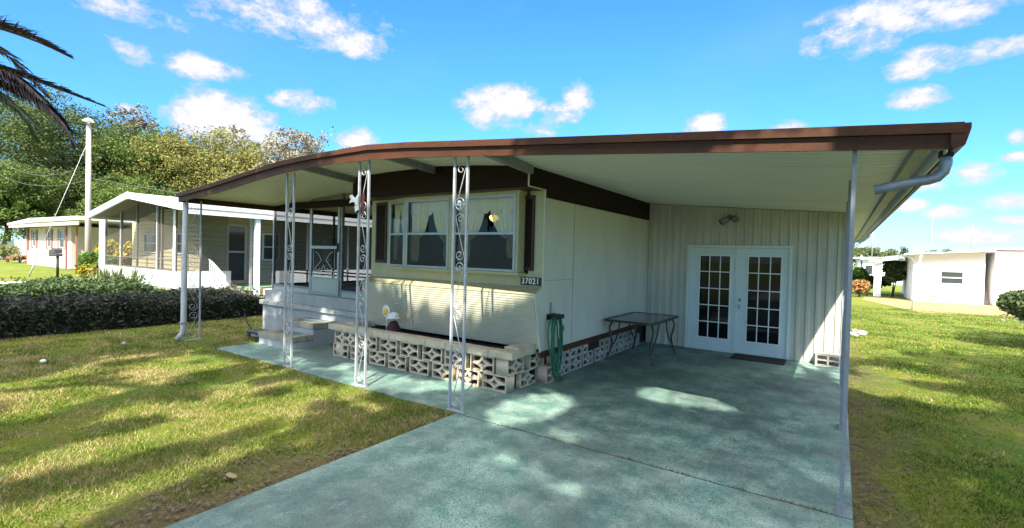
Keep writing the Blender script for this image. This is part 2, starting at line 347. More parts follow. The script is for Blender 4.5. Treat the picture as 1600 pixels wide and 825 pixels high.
def slab_material():
    m = bpy.data.materials.new('painted_concrete'); m.use_nodes = True; t = m.node_tree; n = node_maker(t); l = t.links.new
    p = t.nodes['Principled BSDF']; geo = n('ShaderNodeNewGeometry')
    def noise(s, d=6, r=.6, st=(1,1,1)):
        mp = n('ShaderNodeMapping'); mp.inputs['Scale'].default_value = st; l(geo.outputs['Position'], mp.inputs[0])
        q = n('ShaderNodeTexNoise'); q.inputs['Scale'].default_value = s; q.inputs['Detail'].default_value = d; q.inputs['Roughness'].default_value = r; l(mp.outputs[0], q.inputs['Vector']); return q
    def rng_(x, a, b, c=0, d=1):
        q = n('ShaderNodeMapRange'); q.inputs[1].default_value = a; q.inputs[2].default_value = b; q.inputs[3].default_value = c; q.inputs[4].default_value = d; l(x, q.inputs[0]); return q.outputs[0]
    def mix(f, a, b):
        q = n('ShaderNodeMix', data_type='RGBA'); l(f, q.inputs[0])
        for i, v in ((6, a), (7, b)):
            if isinstance(v, tuple): q.inputs[i].default_value = (*v, 1)
            else: l(v, q.inputs[i])
        return q.outputs[2]
    big = noise(.85, 6, .62); mid = noise(3.2, 9, .72); fine = noise(75, 3, .6); strk = noise(11, 7, .75, (1, .4, 1))
    base = mix(rng_(mid.outputs[0], .40, .60), (.11,.25,.205), (.30,.43,.36))           # worn teal paint
    dk = noise(9, 7, .75)
    def A(op, p_, q_):
        z_ = n('ShaderNodeMath', operation=op)
        for i_, v_ in enumerate((p_, q_)):
            if isinstance(v_, (int, float)): z_.inputs[i_].default_value = v_
            else: l(v_, z_.inputs[i_])
        return z_.outputs[0]
    worn = A('ADD', big.outputs[0], A('ADD', A('MULTIPLY', A('SUBTRACT', dk.outputs[0], .5), .8), A('MULTIPLY', A('SUBTRACT', fine.outputs[0], .5), 1.7)))
    base = mix(rng_(worn, .48, .64, 0, .82), base, (.055,.072,.075))          # grey where worn through
    base = mix(rng_(strk.outputs[0], .55, .72, 0, .4), base, (.36,.46,.42))             # chalky bright paint
    spk0 = rng_(dk.outputs[0], .40, .60, .75, 1.15)
    spk1 = rng_(fine.outputs[0], .38, .62, .30, 1.70); sm = n('ShaderNodeMath', operation='MULTIPLY'); l(spk0, sm.inputs[0]); l(spk1, sm.inputs[1]); spk = sm.outputs[0]
    sc = n('ShaderNodeVectorMath', operation='SCALE'); l(base, sc.inputs[0]); l(spk, sc.inputs['Scale']); l(sc.outputs[0], p.inputs['Base Color'])
    l(rng_(mid.outputs[0], .3, .7, .55, .85), p.inputs['Roughness'])
    bp = n('ShaderNodeBump'); bp.inputs['Strength'].default_value = .45; bp.inputs['Distance'].default_value = .012; l(fine.outputs[0], bp.inputs['Height']); l(bp.outputs[0], p.inputs['Normal'])
    return m
slab_m = slab_material()
def slab(name, x0, x1, y0, y1, top=0.0):
    mb = MB(); mb.box(x0, x1, y0, y1, -.12, top, .006); return struct(mb.build(name, slab_m))
slab('carport_slab', SLX0, SLX1, JY+.011, 10.39)
slab('driveway', SLX0+.01, SLX1, -14, JY-.011)
slab('walkway', -9.35, SLX0-.004, 4.235, 7.0, -.002)
mb = MB(); mb.box(SLX0, SLX1-.01, JY-.011, JY+.011, -.1, -.007); struct(mb.build('slab_joint', soil))
# crushed dirt strip in the joint + along slab edges
dirt_m = mat('sandy_dirt', (.34,.22,.10), (.26,.19,.07), 1.2, rough=.95, fine=.25, fscale=60, bump=.5)
dirt_d = mat('dark_dirt', (.20,.15,.10), (.12,.095,.06), 5, rough=.95, fine=.3, bump=.6)
road_m = mat('asphalt', (.11,.11,.115), (.08,.08,.083), 2, rough=.9, fine=.2, fscale=80)
def patch(name, poly, z, m):
    mb = MB(); mb.add([(x, y, z) for x, y in poly], [tuple(range(len(poly)))]); return struct(mb.build(name, m, fix=False))
patch('street', [(-90,-20),(60,-20),(60,-14),(-90,-14)], -.012, road_m)
patch('neighbour_driveway', [(-32.2,-14),(-28.2,-14),(-27.8,7.2),(-32.4,7.2)], -.012, mat('pale_concrete', (.38,.38,.37), (.30,.30,.29), 2, rough=.85, fine=.1))
patch('dirt_path', [(2.6,24.6),(7,26.2),(14,27),(16,31.9),(1.2,33.5),(1.0,31)], -.014, dirt_m)

# ------------------------------------------------------------------ roof profile of the home
RT = [(-10.785,2.86),(-9.18,2.99),(-7.9,3.115),(-7.15,3.175),(-6.6,3.195),(-6.17,3.206),(-5.13,3.211),(-4.4,3.165),(-3.75,3.108),(-1.49,2.917),(.622,2.742)]
RB = [(-10.785,2.70),(-9.18,2.80),(-7.9,2.935),(-7.15,2.995),(-6.6,3.018),(-6.17,3.03),(-5.13,3.02),(-4.4,2.985),(-3.75,2.94),(-1.49,2.752),(.622,2.580)]
def itp(T, x):
    for (a, p), (b, q) in zip(T, T[1:]):
        if x <= b: return p+(q-p)*(x-a)/(b-a)
    return T[-1][1]
zt = lambda x: itp(RT, x)
zb = lambda x: itp(RB, x)
zs = lambda x: zt(x)-.055
YR, YBK = 4.15, 22.6
XW, YF = -3.476, 5.894
home = thing('mobile_home', 'cream and brown mobile home with carport, bay window and house number 37021', 'house', (-5.3, 5.9, 0))
# roof
def roof_part(name, x0, x1, y1, m):
    xs = [x0]+[x for x, _ in RT if x0 < x < x1]+[x1]
    mb = MB()
    poly = [(x, zt(x)) for x in xs]+[(x, zt(x)-.03) for x in reversed(xs)]
    mb.prism(poly, 'y', YR+.02, y1); return mb.build(name, m, home)
roof_part('roof', -10.76, .60, YBK, mat('roof_coating', (.5,.5,.48), (.4,.4,.38), 2, rough=.7))
def soffit(name, x0, x1, y0, y1):
    xs = [x0]+[x for x, _ in RT if x0 < x < x1]+[x1]; ys = []; y = y0
    P = []
    while y < y1:                       # pan ribs running across the width
        P += [(y, 0), (y+.13, 0), (y+.134, -.005), (y+.146, -.005), (y+.15, 0)]; y += .15
    vs = [(x, yy, zs(x)+dz) for yy, dz in P for x in xs]; k = len(xs)
    fs = [(i*k+j, i*k+j+1, (i+1)*k+j+1, (i+1)*k+j) for i in range(len(P)-1) for j in range(k-1)]
    mb = MB(); mb.add(vs, fs); return mb.build(name, soffit_m, home)
soffit('soffit', -10.74, .57, YR+.03, 21.5)
def fascia(name, off_top, off_bot, y0, y1, m, xa=-10.785, xb=.622):
    xs = [xa]+[x for x, _ in RT if xa < x < xb]+[xb]
    mb = MB(); mb.prism([(x, off_top(x)) for x in xs]+[(x, off_bot(x)) for x in reversed(xs)], 'y', y0, y1); return mb.build(name, m, home)
fascia('fascia', lambda x: zt(x), lambda x: zt(x)-.068, YR-.035, YR+.019, brown)
fascia('fascia_board', lambda x: zt(x)-.07, lambda x: zb(x), YR, YR+.018, brown, -10.77, .575)
mb = MB()                                   # left and right edge boards / gutter
mb.box(-10.79, -10.765, YR+.02, 13.5, 2.70, 2.86)
mb.build('fascia_board', brown, home)
mb = MB(); mb.prism([(.56,2.60),(.575,2.575),(.63,2.60),(.655,2.70),(.655,2.735),(.60,2.738),(.56,2.72)], 'y', YR-.03, YBK); mb.build('gutter', brown, home)
mb = MB(); mb.prism([(.545,2.57),(.555,2.57),(.555,2.71),(.545,2.71)], 'y', YR+.02, YBK); mb.build('gutter_lining', whitep, home)
# beams under the soffit
def beam(x0, y0, x1, y1, w=.06, h=.09, m=None, dz=-.06):
    mb = MB(); mb.bar((x0, y0, zs(x0)+dz), (x1, y1, zs(x1)+dz), w, h); return mb.build('beam', m or greym, home)
beam(-4.93, 4.18, -5.2, 5.45); beam(-3.21, 4.18, -3.44, 5.45, .08, .1); beam(-6.72, 4.18, -7.08, 5.45); beam(.44, 4.18, .44, 21.4, .07, .06, greym, -.05)
mb = MB(); mb.box(-10.76,-7.2, 6.10, 6.19, 2.72, 2.86); mb.build('beam', brown_dk, home)

# brown band: front overhang box + side band
mb = MB()
xs = [-7.10]+[x for x, _ in RT if -7.10 < x < -3.5]+[-3.49]
mb.prism([(x, zs(x)-.002) for x in xs]+[(-3.49, 2.755), (-7.10, 2.755)], 'y', 5.46, 5.52)
mb.build('brown_band', brown_dk, home)
mb = MB(); mb.box(-7.10, -3.49, 5.523, 5.893, 2.757, 2.775); mb.build('overhang_soffit', mat('overhang_brown', (.085,.045,.032), (.06,.03,.022), 4, rough=.5), home)
mb = MB(); mb.add([(XW-.01, 5.46, 2.757), (XW-.01, 5.90, 2.757), (XW-.01, 5.90, 2.655), (XW-.01, 10.39, 2.655), (XW-.01, 10.39, 3.03), (XW-.01, 5.46, 3.03),
                   (XW+.012, 5.46, 2.757), (XW+.012, 5.90, 2.757), (XW+.012, 5.90, 2.655), (XW+.012, 10.39, 2.655), (XW+.012, 10.39, 3.03), (XW+.012, 5.46, 3.03)],
                  [(0,1,2,3,4,5),(11,10,9,8,7,6)]+[(i, 6+i, 6+(i+1) % 6, (i+1) % 6) for i in range(6)])
mb.build('brown_band', brown_dk, home)
mb = MB(); mb.box(-7.14, -7.10, 5.46, 5.89, 2.757, 3.07); mb.build('brown_band', brown_dk, home)

# walls of the home -------------------------------------------------
mb = MB()                               # front upper wall around the bay
mb.box(-7.137, -6.66, YF, YF+.06, 1.385, 2.755)
mb.box(-3.72, XW-.003, YF, YF+.06, 1.385, 2.755)
mb.box(-6.66, -3.72, YF, YF+.06, 1.385, 1.56)
mb.build('front_wall', cream, home)
# lower siding, bulging forward with sloped ledge on top; fine horizontal ribs
ya, za, yb_, zb_ = 5.686, 1.275, 5.87, .50
prof = []
nrib = 22
for i in range(nrib+1):
    t = i/nrib; y = ya+(yb_-ya)*(t**1.25); z = za+(zb_-za)*t
    prof.append((y, z))
    if i < nrib: prof.append((ya+(yb_-ya)*(((i+.80)/nrib)**1.25)-.007, za+(zb_-za)*(i+.80)/nrib))
mb = MB(); k = len(prof)
mb.add([(-7.137, y, z) for y, z in prof]+[(XW-.004, y, z) for y, z in prof], [(i, i+1, k+i+1, k+i) for i in range(k-1)])
mb.build('lower_siding', siding_cream, home)
mb = MB(); mb.prism([(YF+.01,1.39),(YF+.01,1.37),(ya,1.268),(ya-.012,1.285),(ya-.012,1.292)], 'x', -7.14, XW-.004); mb.build('siding_ledge', cream, home)
# underside closure; black box painting in the dark behind the block holes
mb = MB(); mb.box(-7.1, -3.525, 6.35, 22.3, .012, .43); mb.build('dark_backing', blackm, home)
# side wall (with the outline of the front bulge), fine vertical ribs
mb = MB()
mb.add([(XW, ya, za),(XW, yb_, .46),(XW, 10.38, .46),(XW, 10.38, 2.655),(XW, YF, 2.655),(XW, YF, 1.385)], [(0,1,2,3,4,5)])
side_m = mat('side_wall_ribs', (.66,.64,.56), (.52,.51,.44), 1.6, rough=.5, fine=.04, stretch=(1,1,.4), wave=('Y', 5.2, .10, 'SIN'))
mb.build('side_wall', side_m, home)
mb = MB(); mb.box(XW-.3, XW-.01, 10.38, 22.3, .45, 3.0); mb.box(-7.137, -7.08, YF+.06, 22.3, .45, 3.0); mb.box(-7.08, XW-.3, 22.24, 22.3, .45, 3.0); mb.build('rear_walls', offwhite, home)
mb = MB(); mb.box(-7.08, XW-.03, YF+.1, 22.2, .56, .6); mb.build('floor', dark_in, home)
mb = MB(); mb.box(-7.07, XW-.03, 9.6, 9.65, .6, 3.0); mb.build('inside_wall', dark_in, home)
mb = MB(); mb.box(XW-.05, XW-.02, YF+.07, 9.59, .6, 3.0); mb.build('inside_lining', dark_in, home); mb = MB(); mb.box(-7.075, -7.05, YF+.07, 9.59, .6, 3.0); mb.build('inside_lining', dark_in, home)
# seams, corner trim
mb = MB(); mb.box(XW, XW+.004, 6.83, 6.836, .47, 2.65); mb.box(XW, XW+.004, 5.95, 6.83, 1.470, 1.476); mb.build('wall_seam', greym, home)
mb = MB()
for a, b in (((XW+.008,5.455,2.99),(XW+.008,5.455,2.765)),((XW+.008,5.455,2.757),(XW+.008,5.905,2.757)),((XW+.008,5.897,2.75),(XW+.008,5.897,1.39)),((XW+.008,5.893,1.385),(XW+.008,5.683,1.285)),((XW+.008,5.683,1.28),(XW+.008,5.867,.46))): mb.bar(a, b, .022, .014)
mb.build('corner_trim', mat('trim_cream', (.62,.60,.50), (.5,.49,.42), 8, rough=.45), home)
mb = MB(); mb.box(XW-.006, XW+.016, 5.88, 10.38, .375, .465); mb.build('skirt_trim', brown, home)
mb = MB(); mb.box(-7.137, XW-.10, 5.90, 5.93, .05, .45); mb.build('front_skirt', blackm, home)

# bay window -----------------------------------------------------------
bay = MB()
BX0, BX1, BYf, BYw = -6.075, -3.785, 5.72, 5.89
AX = -6.655
BZ0, BZ1 = 1.585, 2.70
# header and sill volumes (plan polygon extruded)
plan = [(AX,BYw),(BX0,BYf-.02),(BX1+.02,BYf-.02),(BX1+.02,BYw)]
bay.prism(plan, 'z', BZ1, BZ1+.052)
plan2 = [(AX-.01,BYw),(BX0,BYf-.035),(BX1+.03,BYf-.035),(BX1+.03,BYw)]
bayo = bay.build('bay_window', cream, home)
b2 = MB(); b2.prism(plan2, 'z', BZ0-.045, BZ0-.005); b2.build('window_sill', cream, bayo)
def sash_frame(p0, p1, z0, z1, mid, w=.035, dpt=.03, m=alu):
    """frame between two plan points, with meeting rail at mid"""
    mb = MB(); a = Vector((*p0,0)); b = Vector((*p1,0)); d = (b-a).normalized()
    q = lambda p, z: (p.x, p.y, z)
    mb.bar(q(a+d*w/2,z0), q(a+d*w/2,z1), w, dpt, upv=(d.y,-d.x,0) if 0 else (0,1,0))
    mb.bar(q(b-d*w/2,z0), q(b-d*w/2,z1), w, dpt, upv=(0,1,0))
    for z in (z0+w/2, mid, z1-w/2): mb.bar(q(a+d*w,z), q(b-d*w,z), dpt, w)
    return mb
mid = 2.14
panes = [((AX+.02,BYw-.01),(BX0-.01,BYf+.0)), ((BX0+.03,BYf),(-5.10,BYf)), ((-4.99,BYf),(BX1-.05,BYf))]
for a, b in panes:
    sash_frame(a, b, BZ0, BZ1, mid).build('window_frame', alu, bayo)
    g_ = MB(); o_ = .012
    g_.quad((a[0],a[1]+o_,mid),(b[0],b[1]+o_,mid),(b[0],b[1]+o_,BZ1),(a[0],a[1]+o_,BZ1)); g_.quad((a[0],a[1]+o_+.006,BZ0),(b[0],b[1]+o_+.006,BZ0),(b[0],b[1]+o_+.006,mid),(a[0],a[1]+o_+.006,mid)); g_.build('window_pane', glass, bayo, fix=False)
    s_m = MB(); s_m.quad((a[0],a[1]+.001,BZ0+.02),(b[0],b[1]+.001,BZ0+.02),(b[0],b[1]+.001,mid),(a[0],a[1]+.001,mid)); s_m.build('window_screen', screen_w, bayo, fix=False)
mb = MB(); mb.box(-5.10,-4.99,BYf-.008,BYf+.05,BZ0,BZ1); mb.build('mullion', cream, bayo); mb = MB(); mb.box(BX1-.05,BX1,BYf-.006,BYw,BZ0,BZ1); mb.build('mullion', cream, bayo); mb = MB(); mb.box(BX0-.012,BX0+.03,BYf-.008,BYf+.05,BZ0,BZ1); mb.build('mullion', cream, bayo)
def drape(x0, x1, side, y, ztop, ztie, zbot, y2=None):
    """one tied-back curtain; side -1 hugs x0, +1 hugs x1"""
    y2 = y if y2 is None else y2
    mb = MB(); nz_, nu = 26, 34; vs = []; w = x1-x0
    for i in range(nz_+1):
        z = ztop+(zbot-ztop)*i/nz_
        if z > ztie: t = (ztop-z)/(ztop-ztie); wd = .50*(1-t)**.65+.22*t
        else: t = (ztie-z)/(ztie-zbot); wd = .20+.08*math.sin(min(1, t*1.3)*1.2)-.10*t
        wd *= w
        for j in range(nu+1):
            u = j/nu; xx = (x0+u*wd) if side < 0 else (x1-u*wd)
            yy = y+(y2-y)*(xx-x0)/w
            vs.append((xx, yy+.014*math.sin(u*34+.8*math.sin(z*6))+.006*math.sin(u*71+z*9), z))
    mb.add(vs, [(i*(nu+1)+j, i*(nu+1)+j+1, (i+1)*(nu+1)+j+1, (i+1)*(nu+1)+j) for i in range(nz_) for j in range(nu)], True)
    return mb.build('curtain', lace, bayo, fix=False)
drape(-6.03,-5.11,-1, BYf+.09, BZ1-.03, 2.08, BZ0+.1); drape(-6.03,-5.11,1, BYf+.10, BZ1-.03, 2.02, BZ0+.1)
drape(-4.98,-3.84,-1, BYf+.09, BZ1-.03, 2.06, BZ0+.1); drape(-4.98,-3.84,1, BYf+.10, BZ1-.03, 2.06, BZ0+.2)
drape(AX+.06,BX0-.05,-1, BYw+.06, BZ1-.03, 2.05, BZ0+.1, BYf+.09); drape(AX+.06,BX0-.05,1, BYw+.06, BZ1-.03, 2.05, BZ0+.1, BYf+.09)
mb = MB()
for x0, x1 in ((-6.03,-5.11),(-4.98,-3.84)):
    n_ = 40; vs = []
    for i in range(2):
        for j in range(n_+1):
            x = x0+(x1-x0)*j/n_; vs.append((x, BYf+.075+.01*math.sin(j*1.9), (BZ1-.02, 2.47+.03*math.sin(j*.9))[i]))
    mb.add(vs, [(j, j+1, n_+2+j, n_+1+j) for j in range(n_)], True)
mb.build('curtain_valance', lace, bayo, fix=False)
# shutters
def shutter(x0, x1, z0, z1):
    mb = MB(); y = YF-.028
    mb.box(x0, x0+.035, y, YF-.002, z0, z1); mb.box(x1-.035, x1, y, YF-.002, z0, z1); mb.box(x0+.035, x1-.035, y, YF-.002, z1-.05, z1); mb.box(x0+.035, x1-.035, y, YF-.002, z0, z0+.05)
    n = int((z1-z0-.1)/.036)
    for i in range(n):
        z = z0+.05+(z1-z0-.1)*i/n; mb.add([(x0+.035,y+.002,z),(x1-.035,y+.002,z),(x1-.035,y+.02,z+.034),(x0+.035,y+.02,z+.034)], [(0,1,2,3)])
    mb.box(x0+.03, x1-.03, YF-.008, YF-.003, z0+.02, z1-.02)
    return mb.build('shutter', shutter_m, home)
shutter(-7.0, -6.72, 1.63, 2.715); shutter(-3.87, -3.625, 1.61, 2.69)
# number plate
mb = MB(); mb.box(-3.835, -3.492, YF-.02, YF-.002, 1.40, 1.515, .003); plate = mb.build('number_plate', mat('plate_black', (.015,.015,.016), rough=.35), home)
def text(s, size, loc, rot, m, parent, name, sx=1.0, ext=.0015):
    cu = bpy.data.curves.new(name, 'FONT'); cu.body = s; cu.size = size; cu.extrude = ext; cu.align_x = 'CENTER'; cu.align_y = 'CENTER'; cu.offset = size*.012; cu.space_character = 1.12
    tmp = bpy.data.objects.new('tmp', cu); me = bpy.data.meshes.new_from_object(tmp); bpy.data.objects.remove(tmp)
    mt = Matrix.Translation(Vector(loc)) @ rot.to_4x4() @ Matrix.Diagonal((sx, 1, 1, 1))
    off = Vector((0,0,0)); p = parent
    while p is not None: off += Vector(p.location); p = p.parent
    me.transform(Matrix.Translation(-off) @ mt); me.materials.clear(); me.materials.append(m)
    o = bpy.data.objects.new(name, me); COL.objects.link(o); o.parent = parent; return o
rx90 = Matrix.Rotation(R(90), 3, 'X')
text('37021', .118, (-3.664, YF-.023, 1.4575), rx90, mat('plate_digits', (.85,.85,.82), rough=.4), plate, 'house_number', .93)
# lamp hanging inside
pl = thing('pendant_lamp', 'lit yellow pendant lamp seen through the right pane of the bay window', 'lamp', (-5.17, 7.0, 2.99))
mb = MB(); mb.lathe([(.02,2.54),(.07,2.53),(.085,2.50),(.085,2.48),(.06,2.45),(.03,2.43),(.02,2.42)], -5.17, 7.0, 14); mb.build('lamp_shade', mat_emit('lamp_glow', (1.0,.62,.10), 2.2), pl)
mb = MB(); mb.tube([(-5.17,7.0,2.64),(-5.17,7.0,2.99)], .008); mb.build('cord', greym, pl)

# back wall of the carport (corrugated) ---------------------------------
YB = 10.40
def corrugated(x0, x1, z0f, z1f, y, pitch=.152, dep=.022, hole=None):
    mb = MB(); x = x0; P = []
    while x < x1-1e-6:
        P += [(x, 0), (x+pitch*.50, 0), (x+pitch*.60, -dep), (x+pitch*.90, -dep)]; x += pitch
    P = [p for p in P if p[0] < x1]+[(x1, 0)]
    if hole:
        P += [(hole[0], 0), (hole[0]+1e-4, 0), (hole[1]-1e-4, 0), (hole[1], 0)]; P.sort()
    for (a, da), (b, db) in zip(P, P[1:]):
        if b-a < 1e-5: continue
        m_ = (a+b)/2
        lo = hole[2] if hole and hole[0] < m_ < hole[1] else None
        za_, zb2 = (lo if lo else z0f(a)), (lo if lo else z0f(b))
        if da != db or True: mb.quad((a, y+da, za_), (b, y+db, zb2), (b, y+db, z1f(b)), (a, y+da, z1f(a)))
    return mb
DX0, DX1, DZ = -2.635, -.735, 2.13
mb = corrugated(XW+.002, .083, lambda x: .0, lambda x: zs(x)-.01, YB, hole=(DX0+.01, DX1-.01, DZ-.01)); mb.build('carport_wall', corr, home)
mb = MB(); mb.box(.06, .083, YB+.002, 21.3, 0, 2.70); mb.box(XW, .06, 21.26, 21.3, 0, 2.8); mb.build('room_wall', whitep, home)
mb = MB(); mb.box(.055, .088, YB-.03, YB+.03, 0, 2.71); mb.box(XW+.002,.05,YB-.035,YB-.024, zs(.05)-.06+.0, zs(.05)-.03) if False else None; mb.build('corner_trim', whitep, home)
# french doors
fd = MB(); y = YB
fd.box(DX0, DX0+.05, y-.045, y+.03, 0, DZ); fd.box(DX1-.05, DX1, y-.045, y+.03, 0, DZ); fd.box(DX0+.05, DX1-.05, y-.045, y+.03, DZ-.05, DZ); fd.box(DX0+.05, DX1-.05, y-.045, y+.03, 0, .03)
fdo = fd.build('french_door', doorw, home)
def door_leaf(x0, x1, gx0, gx1):
    mb = MB(); y0, y1 = y-.022, y+.02; z0, z1 = .035, DZ-.055; gz0, gz1 = .24, 1.935
    mb.box(x0, gx0, y0, y1, z0, z1); mb.box(gx1, x1, y0, y1, z0, z1); mb.box(gx0, gx1, y0, y1, z0, gz0); mb.box(gx0, gx1, y0, y1, gz1, z1)
    mb.build('door_leaf', doorw, fdo)
    mb = MB(); f = .022
    mb.box(gx0-.0, gx0+f, y0-.012, y0-.001, gz0, gz1); mb.box(gx1-f, gx1, y0-.012, y0-.001, gz0, gz1); mb.box(gx0+f, gx1-f, y0-.012, y0-.001, gz0, gz0+f); mb.box(gx0+f, gx1-f, y0-.012, y0-.001, gz1-f, gz1)
    for i in (1, 2):
        x = gx0+(gx1-gx0)*i/3; mb.box(x-.009, x+.009, y0-.010, y0-.002, gz0+f, gz1-f)
    for j in range(1, 5):
        z = gz0+(gz1-gz0)*j/5
        for i in range(3):
            xa = gx0+(gx1-gx0)*i/3+(.009 if i else f); xb = gx0+(gx1-gx0)*(i+1)/3-(.009 if i < 2 else f); mb.box(xa, xb, y0-.010, y0-.002, z-.009, z+.009)
    mb.build('window_grid', whitep, fdo)
    mb = MB(); mb.quad((gx0+.001,y0+.004,gz0),(gx1-.001,y0+.004,gz0),(gx1-.001,y0+.004,gz1),(gx0+.001,y0+.004,gz1)); mb.build('glass', doorglass, fdo, fix=False)
door_leaf(DX0+.053, -1.705, -2.39, -1.785); door_leaf(-1.655, DX1-.053, -1.49, -.895)
mb = MB(); mb.box(-1.705, -1.655, y-.034, y-.002, .035, DZ-.055); mb.build('astragal', doorw, fdo)
mb = MB()
mb.tube([(-1.60,y-.022,1.06),(-1.60,y-.04,1.06)], .032, 14); mb.tube([(-1.60,y-.04,1.06),(-1.60,y-.055,1.06)], .018, 10); mb.build('deadbolt', chrome, fdo)
mb = MB(); mb.tube([(-1.60,y-.022,.93),(-1.60,y-.04,.93)], .032, 14); mb.ball((-1.60,y-.075,.93), .03, 12); mb.tube([(-1.60,y-.04,.93),(-1.60,y-.07,.93)], .012, 8); mb.build('door_knob', chrome, fdo)
# dark room behind the doors
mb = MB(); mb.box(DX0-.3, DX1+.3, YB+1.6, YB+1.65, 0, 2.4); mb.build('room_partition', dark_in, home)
# flood light
mb = MB(); fx, fz = -1.83, 2.655
mb.lathe([(.0,0)], 0, 0, 3) if False else None
mb.tube([(fx,YB-.02,fz+.03),(fx,YB-.06,fz+.03)], .055, 14)
mb.tube([(fx,YB-.06,fz+.03),(fx-.06,YB-.12,fz-.01),(fx-.15,YB-.17,fz-.08)], [.045,.055,.075], 12)
mb.tube([(fx+.02,YB-.06,fz+.03),(fx+.08,YB-.11,fz+.01),(fx+.12,YB-.17,fz-.03)], [.045,.05,.06], 12)
mb.build('flood_light', mat('floodlight_grey', (.22,.23,.24), rough=.4, metal=.3), home)

# scroll posts -----------------------------------------------------------
def s_scroll(cx, z0, h, w, flip):
    """flat S scroll in the local (u,z) plane: spiral top, diagonal, spiral bottom"""
    r0 = w*.40; P = []
    sgn = 1 if flip else -1
    ct = (cx+sgn*(w/2-r0)*-.0, z0+h-r0)
    top = []
    for i in range(26):
        a = -math.pi*2.6*(1-i/25)*1.0; r = r0*(.22+.78*(i/25)); top.append((cx+sgn*r*math.cos(a), z0+h-r0*1.05+r*math.sin(-a)*1.0))
    bot = []
    for i in range(26):
        a = math.pi*2.6*(i/25); r = r0*(1-.78*i/25); bot.append((cx-sgn*r*math.cos(a), z0+r0*1.05-r*math.sin(a)))
    return top+bot
def scroll_post(name_root, x, y, z1, axis, parent, w=.194, z0=0):
    def P(u, z, d=0): return (x+u, y+d, z) if axis == 'x' else (x+d, y+u, z)
    mb = MB()
    for u in (0, w): mb.bar(P(u, z0), P(u, z1), .026, .026, upv=(0,1,0))
    mb.bar(P(-.03, z0+.006), P(w+.03, z0+.006), .05, .010)
    o = mb.build('post', post_m, parent)
    mb = MB(); n = 5; h = (z1-z0-.12)/n
    for i in range(n):
        pts = s_scroll(w/2, z0+.05+i*h, h*.98, w*.82, i % 2 == 0)
        pts = [P(u, z) for u, z in pts]
        mb.tube(pts, .0045 if z0 < -.01 else .0062, 4)
    mb.build('scroll_work', post_m, o)
    return o
for x in (-3.734, -5.441, -7.189): scroll_post('post', x, 4.268, zb(x+.1)+.02, 'x', home)
scroll_post('post', -10.60, 4.24, 2.74, 'y', home, .25, -.02)
post_front, post_m = post_m, mat('post_paint_shaded', (.27,.29,.32), (.20,.21,.23), 14, rough=.5, metal=.15, fine=.1)  # right-hand posts: same paint darkened, shade put into the colour
for yy in (4.245, 6.41, 8.588): scroll_post('post', .0635, yy, zs(.06)-.005, 'y', home, .17)
# downspouts
def flatpipe(pts, w, h, m, name, parent, n=None):
    mb = MB(); mb.tube(pts, w, 10); return mb.build(name, m, parent)
dsm = mat('downspout_white', (.60,.61,.62), (.40,.41,.42), 7, rough=.5, fine=.1, stretch=(1,1,.4))
flatpipe([(-10.66,4.24,2.70),(-10.66,4.24,2.55),(-10.62,4.22,2.45),(-10.60,4.20,1.5),(-10.60,4.20,.22),(-10.61,4.18,.12),(-10.66,4.11,.02)], .048, 0, dsm, 'downspout', home)
mb = MB(); mb.box(-10.665,-10.535,4.14,4.255,.33,.35); mb.build('strap', greym, home)
arc = [(.565,4.32,2.60),(.568,4.32,2.52),(.555,4.32,2.465),(.525,4.32,2.43),(.48,4.32,2.415),(.40,4.32,2.405),(.185,4.33,2.362)]
flatpipe(arc, .034, 0, mat('elbow_grey', (.34,.37,.42), (.25,.28,.33), 9, rough=.4, metal=.35), 'gutter_elbow', home)
mb = MB(); mb.box(.53,.60,4.28,4.36,2.56,2.60); mb.build('gutter_outlet', blackm, home)
flatpipe([(.57,14.7,2.6),(.56,14.7,2.5),(.45,14.7,2.40),(.15,14.7,2.36),(.12,14.7,2.3),(.12,14.7,.3),(.2,14.7,.12),(.42,14.75,.03)], .035, 0, dsm, 'downspout', home)

# screened porch on the left -----------------------------------------------
YS = 6.20
mb = MB(); mb.box(-10.98, -9.50, YS, YS+.03, .60, .98); mb.box(-8.475, -7.14, YS, YS+.03, .60, .98+.0); mb.box(-10.98,-10.95, YS+.03, 14, .0, .98); mb.build('porch_kneewall', mat('porch_panel', (.42,.47,.41), (.36,.41,.36), 4, rough=.55), home)
mb = MB(); fr = .045
for x in (-10.98, -9.53, -8.45): mb.box(x, x+fr, YS-.012, YS+.045, .60 if x < -10 else .87, zs(x)-.01)
mb.box(-7.19, -7.145, YS-.012, YS+.045, .6, 2.98)
mb.box(-10.935, -9.53, YS-.01, YS+.04, .98, 1.02); mb.box(-8.405, -7.19, YS-.01, YS+.04, .98, 1.02)
mb.box(-9.485, -8.45, YS-.01, YS+.04, 2.875, 2.93)
mb.build('porch_frame', greym, home)
mb = MB(); mb.quad((-10.94,YS+.01,1.0),(-9.53,YS+.01,1.0),(-9.53,YS+.01,2.90),(-10.94,YS+.01,2.80)); mb.quad((-8.4,YS+.01,1.0),(-7.19,YS+.01,1.0),(-7.19,YS+.01,3.06),(-8.4,YS+.01,2.98)); mb.quad((-9.48,YS+.01,2.93),(-8.45,YS+.01,2.93),(-8.45,YS+.01,3.0),(-9.48,YS+.01,2.9))
mb.quad((-10.96,YS+.04,1.0),(-10.96,14,1.0),(-10.96,14,2.8),(-10.96,YS+.04,2.8))
mb.build('insect_screen', screen_dk, home, fix=False)
mb = MB()
for yy in (7.8, 9.4, 11.0, 12.6): mb.box(-10.99,-10.94, yy, yy+.04, .98, 2.8)
mb.box(-10.99,-10.94, YS+.05, 14, .98, 1.02); mb.box(-10.99,-10.94, YS+.05, 14, 2.74, 2.80); mb.build('porch_frame', brown_dk, home)
